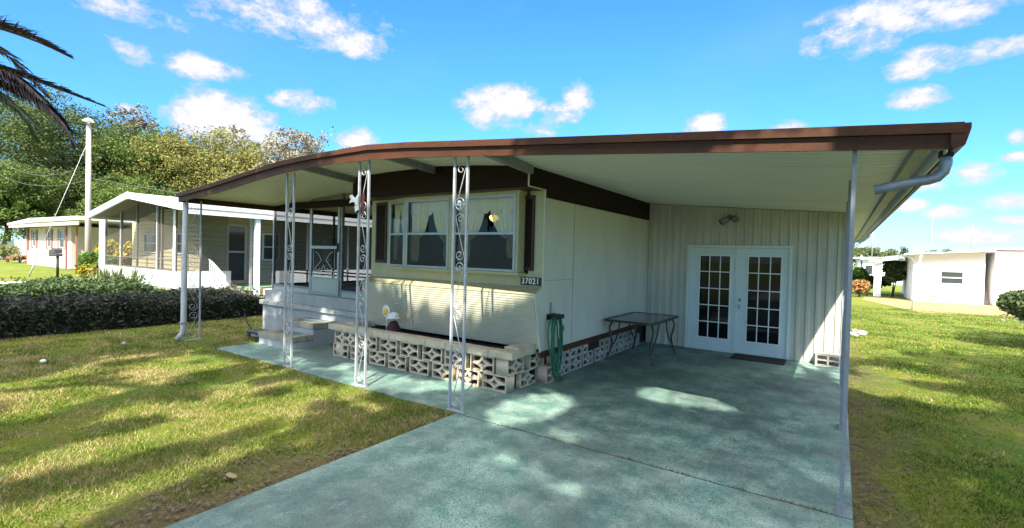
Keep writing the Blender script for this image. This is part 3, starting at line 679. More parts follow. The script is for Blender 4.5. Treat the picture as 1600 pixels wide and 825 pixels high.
mb = MB(); mb.box(-10.94, -7.15, YS+.03, 14, .84, .87); mb.build('porch_floor', dark_in, home)
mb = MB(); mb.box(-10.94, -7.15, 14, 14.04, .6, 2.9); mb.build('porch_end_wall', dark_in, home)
# screen door
sd = MB(); dx0, dx1, dz0, dz1 = -9.48, -8.47, .885, 2.865; f = .06
sd.box(dx0, dx0+f, YS-.03, YS, dz0, dz1); sd.box(dx1-f, dx1, YS-.03, YS, dz0, dz1); sd.box(dx0+f, dx1-f, YS-.03, YS, dz1-f, dz1); sd.box(dx0+f, dx1-f, YS-.03, YS, dz0, dz0+f); sd.box(dx0+f, dx1-f, YS-.03, YS, 1.86, 1.92); sd.box(dx0+f, dx1-f, YS-.03, YS, 1.22, 1.26)
sdo = sd.build('screen_door', alu, home)
mb = MB(); mb.box(dx0+f, dx1-f, YS-.02, YS-.01, dz0+f, 1.22); mb.build('kick_panel', MATS['porch_panel'], sdo)
mb = MB(); mb.quad((dx0+f,YS-.014,1.26),(dx1-f,YS-.014,1.26),(dx1-f,YS-.014,dz1-f),(dx0+f,YS-.014,dz1-f)); mb.build('door_screen', screen_dk, sdo, fix=False)
mb = MB(); cx = (dx0+dx1)/2; yy = YS-.034
def sp2(cx, cz, r, s, turns=1.4, a0=0, n=22): return [(cx+s*r*(1-.75*i/n)*math.cos(a0+turns*2*math.pi*i/n), yy, cz+r*(1-.75*i/n)*math.sin(a0+turns*2*math.pi*i/n)) for i in range(n+1)]
for s in (-1, 1):
    mb.tube(sp2(cx+s*.30, 1.36, .085, s, 1.4, 1.5), .006, 5); mb.tube(sp2(cx+s*.12, 1.36, .085, -s, 1.4, 1.5), .006, 5)
    mb.tube([(cx+s*.30, yy, 1.45),(cx+s*.2, yy, 1.52),(cx+s*.08, yy, 1.62),(cx+s*.18, yy, 1.74),(cx+s*.3, yy, 1.80)], .006, 5)
    mb.tube([(cx, yy, 1.52),(cx+s*.11, yy, 1.36)], .007, 5); mb.tube([(cx+s*.36, yy, 1.28),(cx+s*.36, yy, 1.84)], .004, 5)
mb.tube([(cx-.4, yy, 1.29),(cx+.4, yy, 1.29)], .006, 5)
mb.build('door_grille', whitep, sdo)
mb = MB(); mb.box(dx1-.05, dx1-.015, YS-.06, YS-.03, 1.80, 1.98, .004); mb.build('door_handle', blackm, sdo)
# porch chair silhouettes omitted; steel guard rail seen through the screen
mb = MB()
for z in (1.35, 1.28): mb.bar((-10.90,YS+.4,z),(-7.2,YS+.4,z), .03)
mb.build('guard_rail', blackm, home)

# ------------------------------------------------------------------ entry steps
st = thing('entry_steps', 'white block entry steps with tan caps leading up to the screen door', 'steps', (-8.8, 5.6, 0))
mb = MB(); mb.box(-11.0, -7.15, 5.99, 6.19, -.05, .555); mb.box(-11.0, -10.0, 5.99, 6.19, -.05, .3) if False else None; mb.build('landing', stepw, st)
mb = MB(); x = -11.06
while x < -7.2:
    w = .395; mb.box(x, min(x+w, -7.16), 5.93, 6.18, .56, .655, .006); x += w+.006
mb.build('landing_cap', mat('pale_cap', (.44,.45,.43), (.33,.34,.32), 6, rough=.85, fine=.12), st)
mb = MB(); mb.box(-11.0, -7.15, 6.03, 6.185, .66, .88); mb.build('threshold', stepw, st)
def step(name, x0, x1, y0, y1, z1):
    mb = MB(); mb.box(x0+.015, x1-.015, y0+.015, y1, -.02, z1-.105, .005); o = mb.build(name, stepw, st)
    mb = MB(); x = x0; w = (x1-x0)/3
    for i in range(3): mb.box(x+i*w+.002, x+(i+1)*w-.003, y0, y0+.20, z1-.10, z1, .006)
    for k in range(2): 
        ya_, yb2 = y0+.204+k*(y1-y0-.204)/2, y0+.204+(k+1)*(y1-y0-.204)/2-.004
        mb.box(x1-.20, x1-.003, ya_, yb2, z1-.10, z1, .006); mb.box(x0+.003, x0+.20, ya_, yb2, z1-.10, z1, .006)
    mb.build('step_cap', cap_m, o)
    mb = MB(); mb.box(x0+.204, x1-.204, y0+.204, y1-.004, z1-.09, z1-.008); mb.build('step_tread', teal_top, o)
step('lower_step', -9.30, -8.20, 4.97, 5.44, .225); step('upper_step', -9.30, -8.20, 5.42, 5.98, .415) if False else None
step('upper_step', -9.25, -8.20, 5.43, 5.985, .42)

# ------------------------------------------------------------------ decorative blocks
def block_mesh():
    w, h, d = .400, .220, .19
    cu = bpy.data.curves.new('blk', 'CURVE'); cu.dimensions = '2D'; cu.fill_mode = 'BOTH'; cu.extrude = d/2
    def sp(pts):
        s = cu.splines.new('POLY'); s.points.add(len(pts)-1); s.use_cyclic_u = True
        for i, p in enumerate(pts): s.points[i].co = (p[0], p[1], 0, 1)
    sp([(-w/2,-h/2),(w/2,-h/2),(w/2,h/2),(-w/2,h/2)])
    fr = .020; iw, ih = w/2-fr, h/2-fr*.85
    for sx in (-1, 1):
        for sy in (-1, 1):
            P = [(sx*iw, sy*ih)]
            for i in range(9):
                a = math.pi/2*i/8; P.append((sx*(iw-(iw-.014)*math.cos(a)), sy*(ih-(ih-.011)*math.sin(a))))
            if sx*sy < 0: P.reverse()
            sp(P)
    P = []
    tips = [(.062,0),(0,.05),(-.062,0),(0,-.05)]
    for k in range(4):
        a, b = tips[k], tips[(k+1) % 4]
        for i in range(4):
            t = i/4; x = a[0]*(1-t)+b[0]*t; z = a[1]*(1-t)+b[1]*t; q = 1-.9*t*(1-t)*1.3; P.append((x*q, z*q))
    sp(P)
    ob = bpy.data.objects.new('blk', cu); me = bpy.data.meshes.new_from_object(ob); bpy.data.objects.remove(ob)
    me.transform(Matrix.Translation((0,0,h/2)) @ Matrix.Rotation(R(90), 4, 'X'))
    me.name = 'decorative_block'; return me
BM = {}
for nm, m in (('c', block_m), ('w', block_w), ('p', block_p)):
    me = block_mesh() if not BM else BM['c'].copy(); me.materials.clear(); me.materials.append(m); BM[nm] = me
def blk(parent, x, y, z, rz=0, kind='c', tilt=0):
    o = bpy.data.objects.new('decorative_block', BM[kind]); COL.objects.link(o); o.parent = parent
    o.location = Vector((x, y, z))-Vector(parent.location); o.rotation_euler = (0, tilt, rz); return o
pt = thing('block_planter', 'low planter wall of pierced cream blocks below the bay window', 'planter', (-5.4, 5.4, 0))
def py(x): return 5.335+(x+7.2)*(-.0)+(5.325-5.335)
PYc = 5.32
x = -3.79
bx = []
for i in range(8):                          # bottom row
    blk(pt, x, PYc+rng.uniform(-.008,.008), 0, rng.uniform(-.015,.015)); x -= .405+(.06 if i % 2 == 0 else .07)
x = -3.79-.22
for i in range(7):
    blk(pt, x, PYc+rng.uniform(-.01,.01), .2235, rng.uniform(-.02,.02)); x -= .405+(.05 if i % 2 else .075)
blk(pt, -7.10, PYc+.1, 0, R(90)); blk(pt, -7.05, PYc-.0, .2235, 0)
blk(pt, -3.675, 5.75, 0, R(90)); blk(pt, -3.675, 5.435, .2235, R(90)); blk(pt, -3.66, 5.83+.13, .2235, R(90), 'c')
mb = MB(); x = -3.50; i = 0
while x > -7.2:
    w = .385+rng.uniform(-.02,.02); z = .446+rng.uniform(0,.004); mb.box(x-w, x, PYc-.115+rng.uniform(-.008,.008), PYc+.065, z, z+.098, .007); x -= w+.007
for y0, y1 in ((5.41,5.62),(5.625,5.88)): mb.box(-3.77,-3.53,y0,y1,.448,.575,.008)
mb.box(-7.2,-6.98,5.41,5.80,.448,.57,.008)
mb.build('cap_blocks', mat('cap_block_mat', (.56,.50,.36), (.36,.31,.22), 4, rough=.85, fine=.14, bump=.35, bscale=90), pt)
mb = MB(); mb.box(-7.17,-3.655,5.295,5.86,.015,.40); mb.build('soil', soil, pt)  # soil fill, pushed into the blocks to paint their holes dark

# loose block skirting under the side wall
sk = thing('block_skirting', 'two rows of pierced cream blocks under the side wall by the table', 'skirting', (-3.56, 8.1, 0))
ys = [6.20+.0, 6.64, 7.06, 7.52, 8.02, 8.47, 8.93, 9.38, 9.84]
for i, yy in enumerate(ys[1:]): blk(sk, -3.53, yy, 0, R(90)+rng.uniform(-.02,.02), 'w').scale = (1,.45,1)
for i, yy in enumerate([6.44, 6.87, 7.30, 8.22, 8.65, 9.10, 9.6]): blk(sk, -3.535, yy, .2235, R(90)+rng.uniform(-.02,.02), 'w').scale = (1,.45,1)
lb = bpy.data.objects.new('loose_block', BM['p']); COL.objects.link(lb); lb.location = (-3.50, 6.19, 0); lb.rotation_euler = (0,0,R(86)); tag(lb, 'pinkish pierced block standing alone at the corner of the siding behind the hose', 'block')
vb = MB()
vx0, vx1, vy0, vy1 = -.315, .07, 10.13, 10.33
vb.box(vx0, vx1, vy0, vy1, 0, .03); vb.box(vx0, vx1, vy0, vy1, .19, .225); vb.box(vx0, vx0+.035, vy0, vy1, .03, .19); vb.box(vx1-.035, vx1, vy0, vy1, .03, .19); vb.box((vx0+vx1)/2-.015, (vx0+vx1)/2+.015, vy0, vy1, .03, .19); vb.box(vx0+.035, (vx0+vx1)/2-.015, vy0, vy1, .10, .125); vb.box((vx0+vx1)/2+.015, vx1-.035, vy0, vy1, .10, .125)
tag(vb.build('vent_block', block_w), 'pale four-hole concrete block on the slab below the sunlit wall corner', 'block')

# ------------------------------------------------------------------ patio table
tb = thing('patio_table', 'square glass topped patio table with curved dark legs by the side wall', 'table', (-3.03, 8.83, 0))
tx0, tx1, ty0, ty1, tz = -3.44, -2.53, 7.98, 9.56, .735
def rrect(x0, x1, y0, y1, r, n=5):
    P = []
    for cx, cy, a0 in ((x1-r, y1-r, 0), (x0+r, y1-r, 90), (x0+r, y0+r, 180), (x1-r, y0+r, 270)):
        for i in range(n+1): a = R(a0+90*i/n); P.append((cx+r*math.cos(a), cy+r*math.sin(a)))
    return P
mb = MB(); O_ = rrect(tx0, tx1, ty0, ty1, .10); I_ = rrect(tx0+.045, tx1-.045, ty0+.045, ty1-.045, .07); n = len(O_)
mb.add([(*p, tz-.03) for p in O_]+[(*p, tz+.002) for p in O_]+[(*p, tz+.006) for p in I_]+[(*p, tz-.03) for p in I_],
       [(i, (i+1) % n, n+(i+1) % n, n+i) for i in range(n)]+[(n+i, n+(i+1) % n, 2*n+(i+1) % n, 2*n+i) for i in range(n)]+[(2*n+i, 2*n+(i+1) % n, 3*n+(i+1) % n, 3*n+i) for i in range(n)]+[(3*n+i, 3*n+(i+1) % n, (i+1) % n, i) for i in range(n)])
mb.build('table_rim', table_m, tb)
mb = MB(); mb.add([(*p, tz-.002) for p in I_]+[(*p, tz-.008) for p in I_], [tuple(range(n)), tuple(range(2*n-1, n-1, -1))]); mb.build('table_top', table_glass, tb)
for sx, sy in ((1,1),(1,-1),(-1,1),(-1,-1)):
    cx = tx1-.06 if sx > 0 else tx0+.06; cy = ty1-.16 if sy > 0 else ty0+.16
    mb = MB(); mb.tube([(cx-sx*.04, cy-sy*.03, tz-.03),(cx, cy, tz-.15),(cx-sx*.01, cy, .50),(cx-sx*.05, cy-sy*.02, .33),(cx-sx*.02, cy, .16),(cx+sx*.02, cy+sy*.03, .02),(cx+sx*.025, cy+sy*.03, 0)], [.019]*5+[.016,.022], 8)
    mb.tube([(cx-sx*.03, cy-sy*.42, tz-.04),(cx-sx*.035, cy-sy*.36, tz-.22),(cx-sx*.04, cy-sy*.22, tz-.40),(cx-sx*.03, cy-sy*.08, .25),(cx-sx*.02, cy-sy*.01, .17)], .014, 6)
    mb.build('leg', table_m, tb)
# ------------------------------------------------------------------ hose, hanger, mat
hg = thing('hose_hanger', 'black wall bracket with an upright flat bar holding the green hose', 'hanger', (-3.46, 6.14, .95))
mb = MB(); mb.box(-3.475,-3.455, 6.12, 6.145, .98, 1.15); mb.build('bar', greym, hg)
mb = MB(); mb.prism([(-3.475,.90),(-3.475,.99),(-3.40,.985),(-3.30,.95),(-3.30,.93),(-3.40,.965),(-3.46,.96)], 'y', 6.04, 6.24); mb.box(-3.31,-3.295,6.04,6.24,.93,.99); mb.build('tray', blackm, hg)
mb = MB(); P = []
turns = 7
for i in range(turns*44):
    t = i/44; a = 2*math.pi*t; k = int(t)
    rz_ = (.31, .40, .36, .45, .30, .42, .46)[k % 7]; w = (.15, .11, .17, .10, .13, .09, .14)[k % 7]
    zc = .97-rz_+.01*(k % 3)
    P.append((-3.375+.022*math.sin(a*1.0+k*1.3)+.012*(k % 3), 6.15+.022*(k-3)*.6+w*math.sin(a)*(1-.15*math.sin(a*2)), zc+rz_*math.cos(a)))
mb.tube(P, .0105, 7)
P = [(-3.36, 6.22, .62),(-3.34,6.20,.40),(-3.33,6.14,.20),(-3.31,6.16,.06),(-3.30,6.25,.022),(-3.33,6.34,.016),(-3.40,6.33,.014),(-3.42,6.24,.014),(-3.38,6.18,.014),(-3.31,6.22,.034),(-3.32,6.32,.034),(-3.40,6.30,.034)]
mb.tube(P, .0105, 7); mb.tube([(-3.36,6.24,.86),(-3.33,6.27,.80),(-3.32,6.275,.74)], [.012,.018,.014], 8)
tag(mb.build('garden_hose', greenhose), 'coiled green garden hose hanging on the side wall', 'hose')
mb = MB(); mb.box(-1.66,-.76, 9.74, 10.33, .001, .014, .004); tag(mb.build('doormat', mat('mat_black', (.018,.017,.019), (.03,.028,.03), 30, rough=.95, bump=.8, bscale=150)), 'black doormat on the slab in front of the french doors', 'doormat')

# ------------------------------------------------------------------ planter ornaments
gs = thing('goose_figurine', 'small goose garden figurine in white bonnet and dark red dress', 'figurine', (-6.07, 5.50, .44))
gx, gy = -6.07, 5.50
mb = MB(); mb.lathe([(.115,.43),(.12,.50),(.105,.58),(.075,.65),(.05,.69)], gx, gy, 18); mb.build('dress', mat('dress_maroon', (.018,.006,.012), (.05,.008,.014), 14, rough=.7), gs)
mb = MB(); mb.ball((gx-.02,gy-.02,.735),(.06,.06,.062), 14); mb.tube([(gx-.03,gy-.06,.725),(gx-.055,gy-.115,.70)], [.022,.006], 8); mb.build('head', mat('figurine_tan', (.50,.36,.22), rough=.6), gs)
mb = MB(); mb.ball((gx,gy,.775),(.085,.085,.062), 14); mb.lathe([(.088,.745),(.112,.735),(.112,.742),(.07,.765)], gx-.01, gy-.01, 18); mb.build('bonnet', whitep, gs)
fl = thing('daisy_stake', 'yellow centred white daisy ornament standing in the planter', 'ornament', (-6.25, 5.50, .44))
mb = MB(); mb.tube([(-6.25,5.50,.43),(-6.245,5.50,.80)], .006, 6); mb.build('stem', whitep, fl)
mb = MB(); 
for k in range(9):
    a = 2*math.pi*k/9; c = Vector((-6.24+.06*math.cos(a), 5.485, .84+.07*math.sin(a))); mb.ball(c, (.034,.008,.038), 8)
mb.build('petals', whitep, fl)
mb = MB(); mb.ball((-6.24,5.47,.83),(.05,.018,.058), 12); mb.build('flower_centre', mat('daisy_yellow', (.75,.45,.03), rough=.5), fl)
# ornaments on the posts
bd = thing('bird_ornament', 'white wooden bird with spread tail fixed to the second scroll post', 'ornament', (-5.45, 4.24, 2.42))
mb = MB(); mb.prism([(-5.60,2.585),(-5.545,2.60),(-5.50,2.55),(-5.465,2.55),(-5.415,2.60),(-5.405,2.57),(-5.415,2.50),(-5.41,2.43),(-5.40,2.385),(-5.44,2.365),(-5.47,2.355),(-5.48,2.42),(-5.475,2.49),(-5.535,2.50),(-5.60,2.485),(-5.565,2.535)], 'y', 4.225, 4.240); mb.build('body', whitep, bd)
mb = MB(); mb.ball((-5.445,4.221,2.45),.009, 8); mb.build('eye', blackm, bd); mb = MB(); mb.prism([(-5.46,2.355),(-5.41,2.385),(-5.405,2.372),(-5.44,2.345)], 'y', 4.222, 4.243); mb.build('beak', blackm, bd)
bf = MB(); bf.prism([(-5.385,2.60),(-5.345,2.62),(-5.325,2.56),(-5.34,2.48),(-5.325,2.40),(-5.345,2.34),(-5.385,2.33),(-5.40,2.40),(-5.385,2.47),(-5.40,2.54)], 'y', 4.262, 4.275)
tag(bf.build('butterfly_ornament', mat('rust_red', (.09,.018,.014), (.05,.012,.01), 20, rough=.6)), 'dark red butterfly plaque between the bars of the second scroll post', 'ornament')
rb = MB()
for k in range(22):
    a = rng.uniform(0, 6.28); r = rng.uniform(0, .045); rb.ball((-3.635+r*math.cos(a), 4.25+rng.uniform(-.012,.012), 2.405+r*math.sin(a)), (.018,.006,.014), 6)
rb.tube([(-3.635+.066*math.cos(2*math.pi*i/20), 4.255, 2.405+.066*math.sin(2*math.pi*i/20)) for i in range(21)], .005, 5)
tag(rb.build('silver_ornament', mat('silver_foil', (.75,.75,.75), rough=.25, metal=.9)), 'round crinkled silver ornament on the scroll post nearest the driveway', 'ornament')

# garden tool on the grass by the step
tl = thing('edger_tool', 'small dark garden machine with a slanted black handle beside the lower step', 'tool', (-9.75, 5.3, 0))
mb = MB(); mb.box(-10.02,-9.48,5.12,5.36,.10,.16,.02); mb.box(-10.05,-9.98,5.15,5.33,.02,.15,.01); mb.build('cover', mat('tool_dark', (.06,.06,.065), rough=.5), tl)
mb = MB(); mb.ball((-9.78,5.22,.065),(.20,.10,.062), 14); mb.build('housing', mat('tool_grey', (.26,.22,.20), (.16,.14,.13), 14, rough=.7, bump=.4), tl)
mb = MB(); mb.tube([(-10.0,5.22,.14),(-10.22,5.25,.26),(-10.42,5.28,.40)], [.012,.012,.02], 8); mb.build('handle', blackm, tl)

# lawn bits
def stone(x, y, r, label, m):
    mb = MB(); mb.ball((x, y, r*.5), (r, r*.8, r*.6), 10); return tag(mb.build('stone', m), label, 'stone')
stone(-10.02, 2.07, .05, 'white stone lying in the shaded grass near the left edge', whitep)
stone(-10.85, 3.33, .045, 'small pale pebble in the grass in front of the hedge', block_w)
lf = MB(); lf.ball((-3.95,1.92,.02),(.075,.03,.008), 10); tag(lf.build('fallen_leaf', mat('dry_leaf', (.30,.21,.12), rough=.8)), 'dry tan fallen leaf in the grass beside the driveway', 'leaf')

# ------------------------------------------------------------------ foliage tools
def leaf_mat(name, c1, c2, scale=1.2, trans=.25): return mat(name, c1, c2, scale, rough=.6, spec=.25, attr='rnd', trans=trans)
def leaf_quads(centers, sizes, up_bias=.3, aspect=.55):
    """folded-free quads with random orientation. centers (n,3) sizes (n,)"""
    n = len(centers)
    nrm = nr.normal(size=(n,3)); nrm[:,2] += up_bias*2; nrm /= np.linalg.norm(nrm,axis=1,keepdims=True)
    a = nr.normal(size=(n,3)); a -= nrm*(a*nrm).sum(1,keepdims=True); a /= np.linalg.norm(a,axis=1,keepdims=True)
    b = np.cross(nrm, a); s = sizes[:,None]
    v = np.empty((n,4,3)); v[:,0] = centers-a*s; v[:,1] = centers-b*s*aspect; v[:,2] = centers+a*s; v[:,3] = centers+b*s*aspect
    return v.reshape(-1,3)
def clump_points(cl, per, rad):
    """cl (m,3) clump centres -> leaf centres"""
    m = len(cl); d = nr.normal(size=(m,per,3)); d /= np.linalg.norm(d,axis=2,keepdims=True)
    r = nr.random((m,per,1))**.45*np.asarray(rad).reshape(-1,1,1); d[:,:,2] *= .7
    return (cl[:,None,:]+d*r).reshape(-1,3)
def trunk_mesh(base, top, r, limbs, seed=0):
    rr = random.Random(seed); mb = MB(); base = Vector(base); top = Vector(top)
    pts = [base, base.lerp(top,.3)+Vector((rr.uniform(-.2,.2),rr.uniform(-.2,.2),0)), base.lerp(top,.7)+Vector((rr.uniform(-.3,.3),rr.uniform(-.3,.3),0)), top]
    mb.tube([base+Vector((0,0,-.1))]+pts, [r*1.5, r*1.15, r*.9, r*.75, r*.5], 9)
    for l in limbs:
        l = Vector(l); s = base.lerp(top, rr.uniform(.55,.95)); m1 = s.lerp(l,.5)+Vector((0,0,(l-s).length*.12))
        mb.tube([s, m1, l], [r*.38, r*.24, r*.07], 6)
        for _ in range(3):
            q = m1.lerp(l, rr.random())+Vector((rr.uniform(-1,1),rr.uniform(-1,1),rr.uniform(0,.8)))*((l-s).length*.28); mb.tube([m1.lerp(l,.2), q], [r*.13, r*.03], 4)
    return mb
def make_tree(name, loc, h, w, label, m, seed, nclump=150, per=70, leaf=.16, trunk_h=.3, group=None, crad=.12, lobes=7, bark_m=None, sparse=0.0):
    """tree of height h, crown width w, built at loc"""
    st_ = nr.bit_generator.state
    rr = random.Random(seed); global_seed = np.random.default_rng(seed)
    globals()['nr'] = np.random.default_rng(seed)
    root = thing(name, label, 'tree', loc, group)
    L_ = Vector(loc); ch = h*(1-trunk_h)
    LB = []
    for i in range(lobes):
        a = 2*math.pi*i/lobes+rr.uniform(-.5,.5); rad = w*.5*rr.uniform(.25,.68); LB.append((rad*math.cos(a), rad*math.sin(a), h*trunk_h+ch*rr.uniform(.25,.72), w*rr.uniform(.18,.30)))
    LB.append((rr.uniform(-.1,.1)*w, rr.uniform(-.1,.1)*w, h-w*.22, w*.22)); LB.append((0,0,h*trunk_h+ch*.5, w*.3))
    cl = []
    while len(cl) < nclump:
        lb = rr.choice(LB); d = Vector((rr.gauss(0,1), rr.gauss(0,1), rr.gauss(0,1))).normalized()*lb[3]*(rr.random()**.28)*Vector((1,1,1)).length/1.732
        p = Vector((lb[0]+d.x, lb[1]+d.y, lb[2]+d.z*.85))
        if rr.random() < .10: p = Vector((lb[0], lb[1], lb[2]))+(p-Vector(lb[:3]))*rr.uniform(1.15,1.45)
        if p.z < h*trunk_h*.8: continue
        cl.append(tuple(p+L_))
    cl = np.array(cl); rad = w*crad*nr.uniform(.55,1.25,len(cl))
    pts = clump_points(cl, per, rad); 
    v = leaf_quads(pts, leaf*nr.uniform(.6,1.3,len(pts)))
    at = np.repeat(nr.random(len(cl))*.6, per)+nr.random(len(pts))*.4
    v -= np.array(loc)
    o = np_mesh('crown', v, None, 4, m, root, at)
    tm = trunk_mesh(loc, L_+Vector((0,0,h*(trunk_h+.25))), w*.032, [tuple(Vector((lb[0],lb[1],lb[2]))+L_) for lb in LB], seed); tm.build('trunk', bark_m or bark, root, fix=False)
    return root
oakA = leaf_mat('oak_leaf_dark', (.045,.075,.02), (.085,.115,.028), .3)
oakB = leaf_mat('oak_leaf_olive', (.145,.15,.04), (.21,.20,.055), .3)
oakC = leaf_mat('oak_leaf_bright', (.055,.10,.018), (.11,.15,.028), .5)
oakD = leaf_mat('oak_leaf_far', (.10,.14,.05), (.15,.17,.07), .3)

# ------------------------------------------------------------------ background trees, left
G = 'oak trees behind the neighbouring houses'
trees = [
 ('oak_tree', (-96,8,0), 24, 22, 'tall dark green oak at the far left edge behind the palm fronds', oakA, 1),
 ('oak_tree', (-84,20,0), 22.5, 19, 'dark oak just left of the utility pole', oakA, 2),
 ('oak_tree', (-78,26,0), 18.0, 16, 'rounded mid green oak just right of the utility pole', oakC, 3),
 ('oak_tree', (-71,30,0), 17.2, 17, 'olive oak above the peak of the gabled neighbour house', oakB, 4),
 ('oak_tree', (-64,34,0), 15.5, 17, 'broad yellow olive oak beyond the gabled roof', oakB, 5),
 ('oak_tree', (-57,37,0), 14.2, 15, 'pale olive oak behind the sagging end of the brown roof', oakB, 7),
 ('oak_tree', (-50,40,0), 13.4, 14, 'olive oak peeking over the middle of the brown roof', oakB, 8),
 ('oak_tree', (-72,12,0), 10.5, 11, 'lower bright green oak behind the white fence', oakC, 9),
 ('oak_tree', (-92,2,0), 15, 18, 'dark spreading oak whose crown reaches low at the left picture edge', oakA, 11),
 ('oak_tree', (-80,17,0), 12, 14, 'mid green oak low behind the pink house roof', oakA, 12),
 ('oak_tree', (-60,30,0), 11, 13, 'lower olive oak directly behind the gabled roof', oakB, 14),
 ('oak_tree', (-64,20,0), 9.5, 10, 'low bright green oak behind the shuttered pink house', oakC, 10),
]
for nm, loc, h, w, lab, m, sd_ in trees:
    far = m is oakB
    make_tree(nm, loc, h, w, lab, m, sd_, 270, 170, .155 if h > 12 else .13, .22 if h < 12 else .28, G, .11)
# feathery bare-ish treetops above the brown roof
mossy = leaf_mat('moss_twig', (.16,.15,.105), (.22,.20,.15), .8, .1)
make_tree('mossy_tree', (-54,33,0), 16.0, 11, 'thin grey mossy tree with see-through top above the brown roof', mossy, 21, 120, 40, .18, .5, None, .10, 7)
make_tree('mossy_tree', (-88,28,0), 23, 9, 'sparse grey topped tree standing up behind the utility pole lamp', mossy, 22, 90, 36, .2, .6, None, .10, 6)
make_tree('mossy_tree', (-74,36,0), 20, 7, 'small feathery treetop poking over the olive oaks', mossy, 23, 50, 36, .2, .6, None, .10, 6)

# ------------------------------------------------------------------ shade oaks behind the camera
def smooth(a, b, x): t = max(0, min(1, (x-a)/(b-a))); return t*t*(3-2*t)
ELL = [(-5.3,7.15,1.0,.42,1),(-5.3,4.62,.75,.28,1),(-6.35,4.75,.5,.22,.9),(-4.35,5.3,.22,.28,1),(-3.02,4.95,.24,.62,1),(-3.45,5.6,.22,.2,.7),
       (-1.75,6.55,.42,.26,1),(-1.12,6.4,.14,.2,.9),(-2.2,4.35,.2,.22,.9),(-2.4,3.5,.14,.14,1),(-1.75,3.4,.2,.12,1),(-3.35,3.5,.2,.14,.9),(-1.0,5.1,.16,.1,.6),
       (-8.5,4.9,.7,.22,.8),(-8.8,6.2,.25,.3,.9),(-11.0,6.4,.3,.4,.9),(-10.0,2.0,.4,.5,.5),
       (.55,9.2,.3,.6,1),(1.35,8.9,.45,.35,1),(.9,10.4,.6,.3,1),(1.25,5.7,.5,.22,.9),(2.0,7.4,.5,.2,.7),(1.6,12.0,1.0,.3,.8)]
from mathutils import noise as mnoise
def lit(x, y):
    v = 0
    for a, b, c, d, w in ELL:
        e_ = .21 if c > .21 else .13; q = ((x-a)/(c+e_))**2+((y-b)/(d+e_))**2
        if q < 1.5: v = max(v, w if q < 1 else w*(1.5-q)*2)
    n = mnoise.noise(Vector((x*.9, y*.55, 3.3)))+.5*mnoise.noise(Vector((x*2.3, y*1.4, 7.1)))
    n2 = mnoise.noise(Vector((x*3.4, y*2.2, 5.5))); n += n2*.55
    if x < -3.75 and y < 4.1:
        off = (y-1.2)*-.35
        xx = x-off*(1 if x < -6 else .25)+n*.55
        if -8.9 < xx < -6.8: v = max(v, 1)
        if -6.2 < xx < -3.95: v = max(v, 1)
        if n > .25: v = max(v, .8)
        if n2 < -.42: v *= .5
    if x < -3.75 and 4.1 <= y < 5.2 and n > .12: v = max(v, .85)
    if x > .2:
        e = 12.9+(x-1)*.7+n*1.2
        if n2 > .28 and y > 4: v = max(v, .7)
        if y > e: v = 1
    if y > 6.8+.0*x and x > -10 and x < -2.5: v = max(v, 0 if n < .38 else .6)
    if x < -16.5 or y > 15.5: v = 1
    if x > 1.6+n and 16.8+n*.6 < y < 19.2: v = 0
    return v
SHX, SHY = SUN_D.x/-SUN_D.z, SUN_D.y/-SUN_D.z
shade_leaf = leaf_mat('shade_oak_leaf', (.11,.15,.05), (.16,.19,.07), .6, .4)
def shade_oak(loc, cz, rx, ry, rzz, label, n, seed):
    rr = random.Random(seed); cl = []
    for _ in range(n):
        while True:
            d = Vector((rr.uniform(-1,1), rr.uniform(-1,1), rr.uniform(-1,1)))
            if d.length < 1: break
        p = Vector((loc[0]+d.x*rx, loc[1]+d.y*ry, cz+d.z*rzz))
        gx_, gy_ = p.x+SHX*p.z, p.y+SHY*p.z
        if rr.random() < lit(gx_, gy_): continue
        # keep the crown outside the picture
        if p.y > -.25*abs(p.x)-.5 and p.x < 0: 
            if p.y > .13*abs(p.x): continue
        if p.x >= 0 and p.y > 1.5 and p.y > (p.x-.5)/.30: continue
        cl.append(p[:])
    cl = np.array(cl); root = thing('shade_oak', label, 'tree', loc, 'large oaks on the street side')
    pts = clump_points(cl, 26, np.full(len(cl), .22)); v = leaf_quads(pts, .075*nr.uniform(.7,1.3,len(pts)), .5, .6); v -= np.array(loc)
    np_mesh('crown', v, None, 4, shade_leaf, root, nr.random(len(pts)))
    trunk_mesh(loc, (loc[0], loc[1], cz-rzz*.5), .35, [(loc[0]+math.cos(a)*rx*.7, loc[1]+math.sin(a)*ry*.6-.5, cz+rzz*.3) for a in (.3,1.5,2.6,3.7,4.6,5.6)], seed).build('trunk', bark, root, fix=False)
    return root
shade_oak((1.8,-5.9,0), 8.0, 6.0, 6.8, 1.7, 'large oak behind the driveway casting the main dappled shade', 12500, 31)
shade_oak((8.6,-1.2,0), 8.0, 5.5, 8.0, 1.7, 'large oak on the right shading the side lawn', 11500, 32)
shade_oak((-6.5,-6.0,0), 8.2, 6.0, 5.8, 1.7, 'large oak to the left shading the front lawn and hedge', 9000, 33)
shade_oak((9.3,10.2,0), 7.0, 3.4, 1.9, 1.2, 'smaller oak beyond the right edge of the side lawn', 1500, 34)

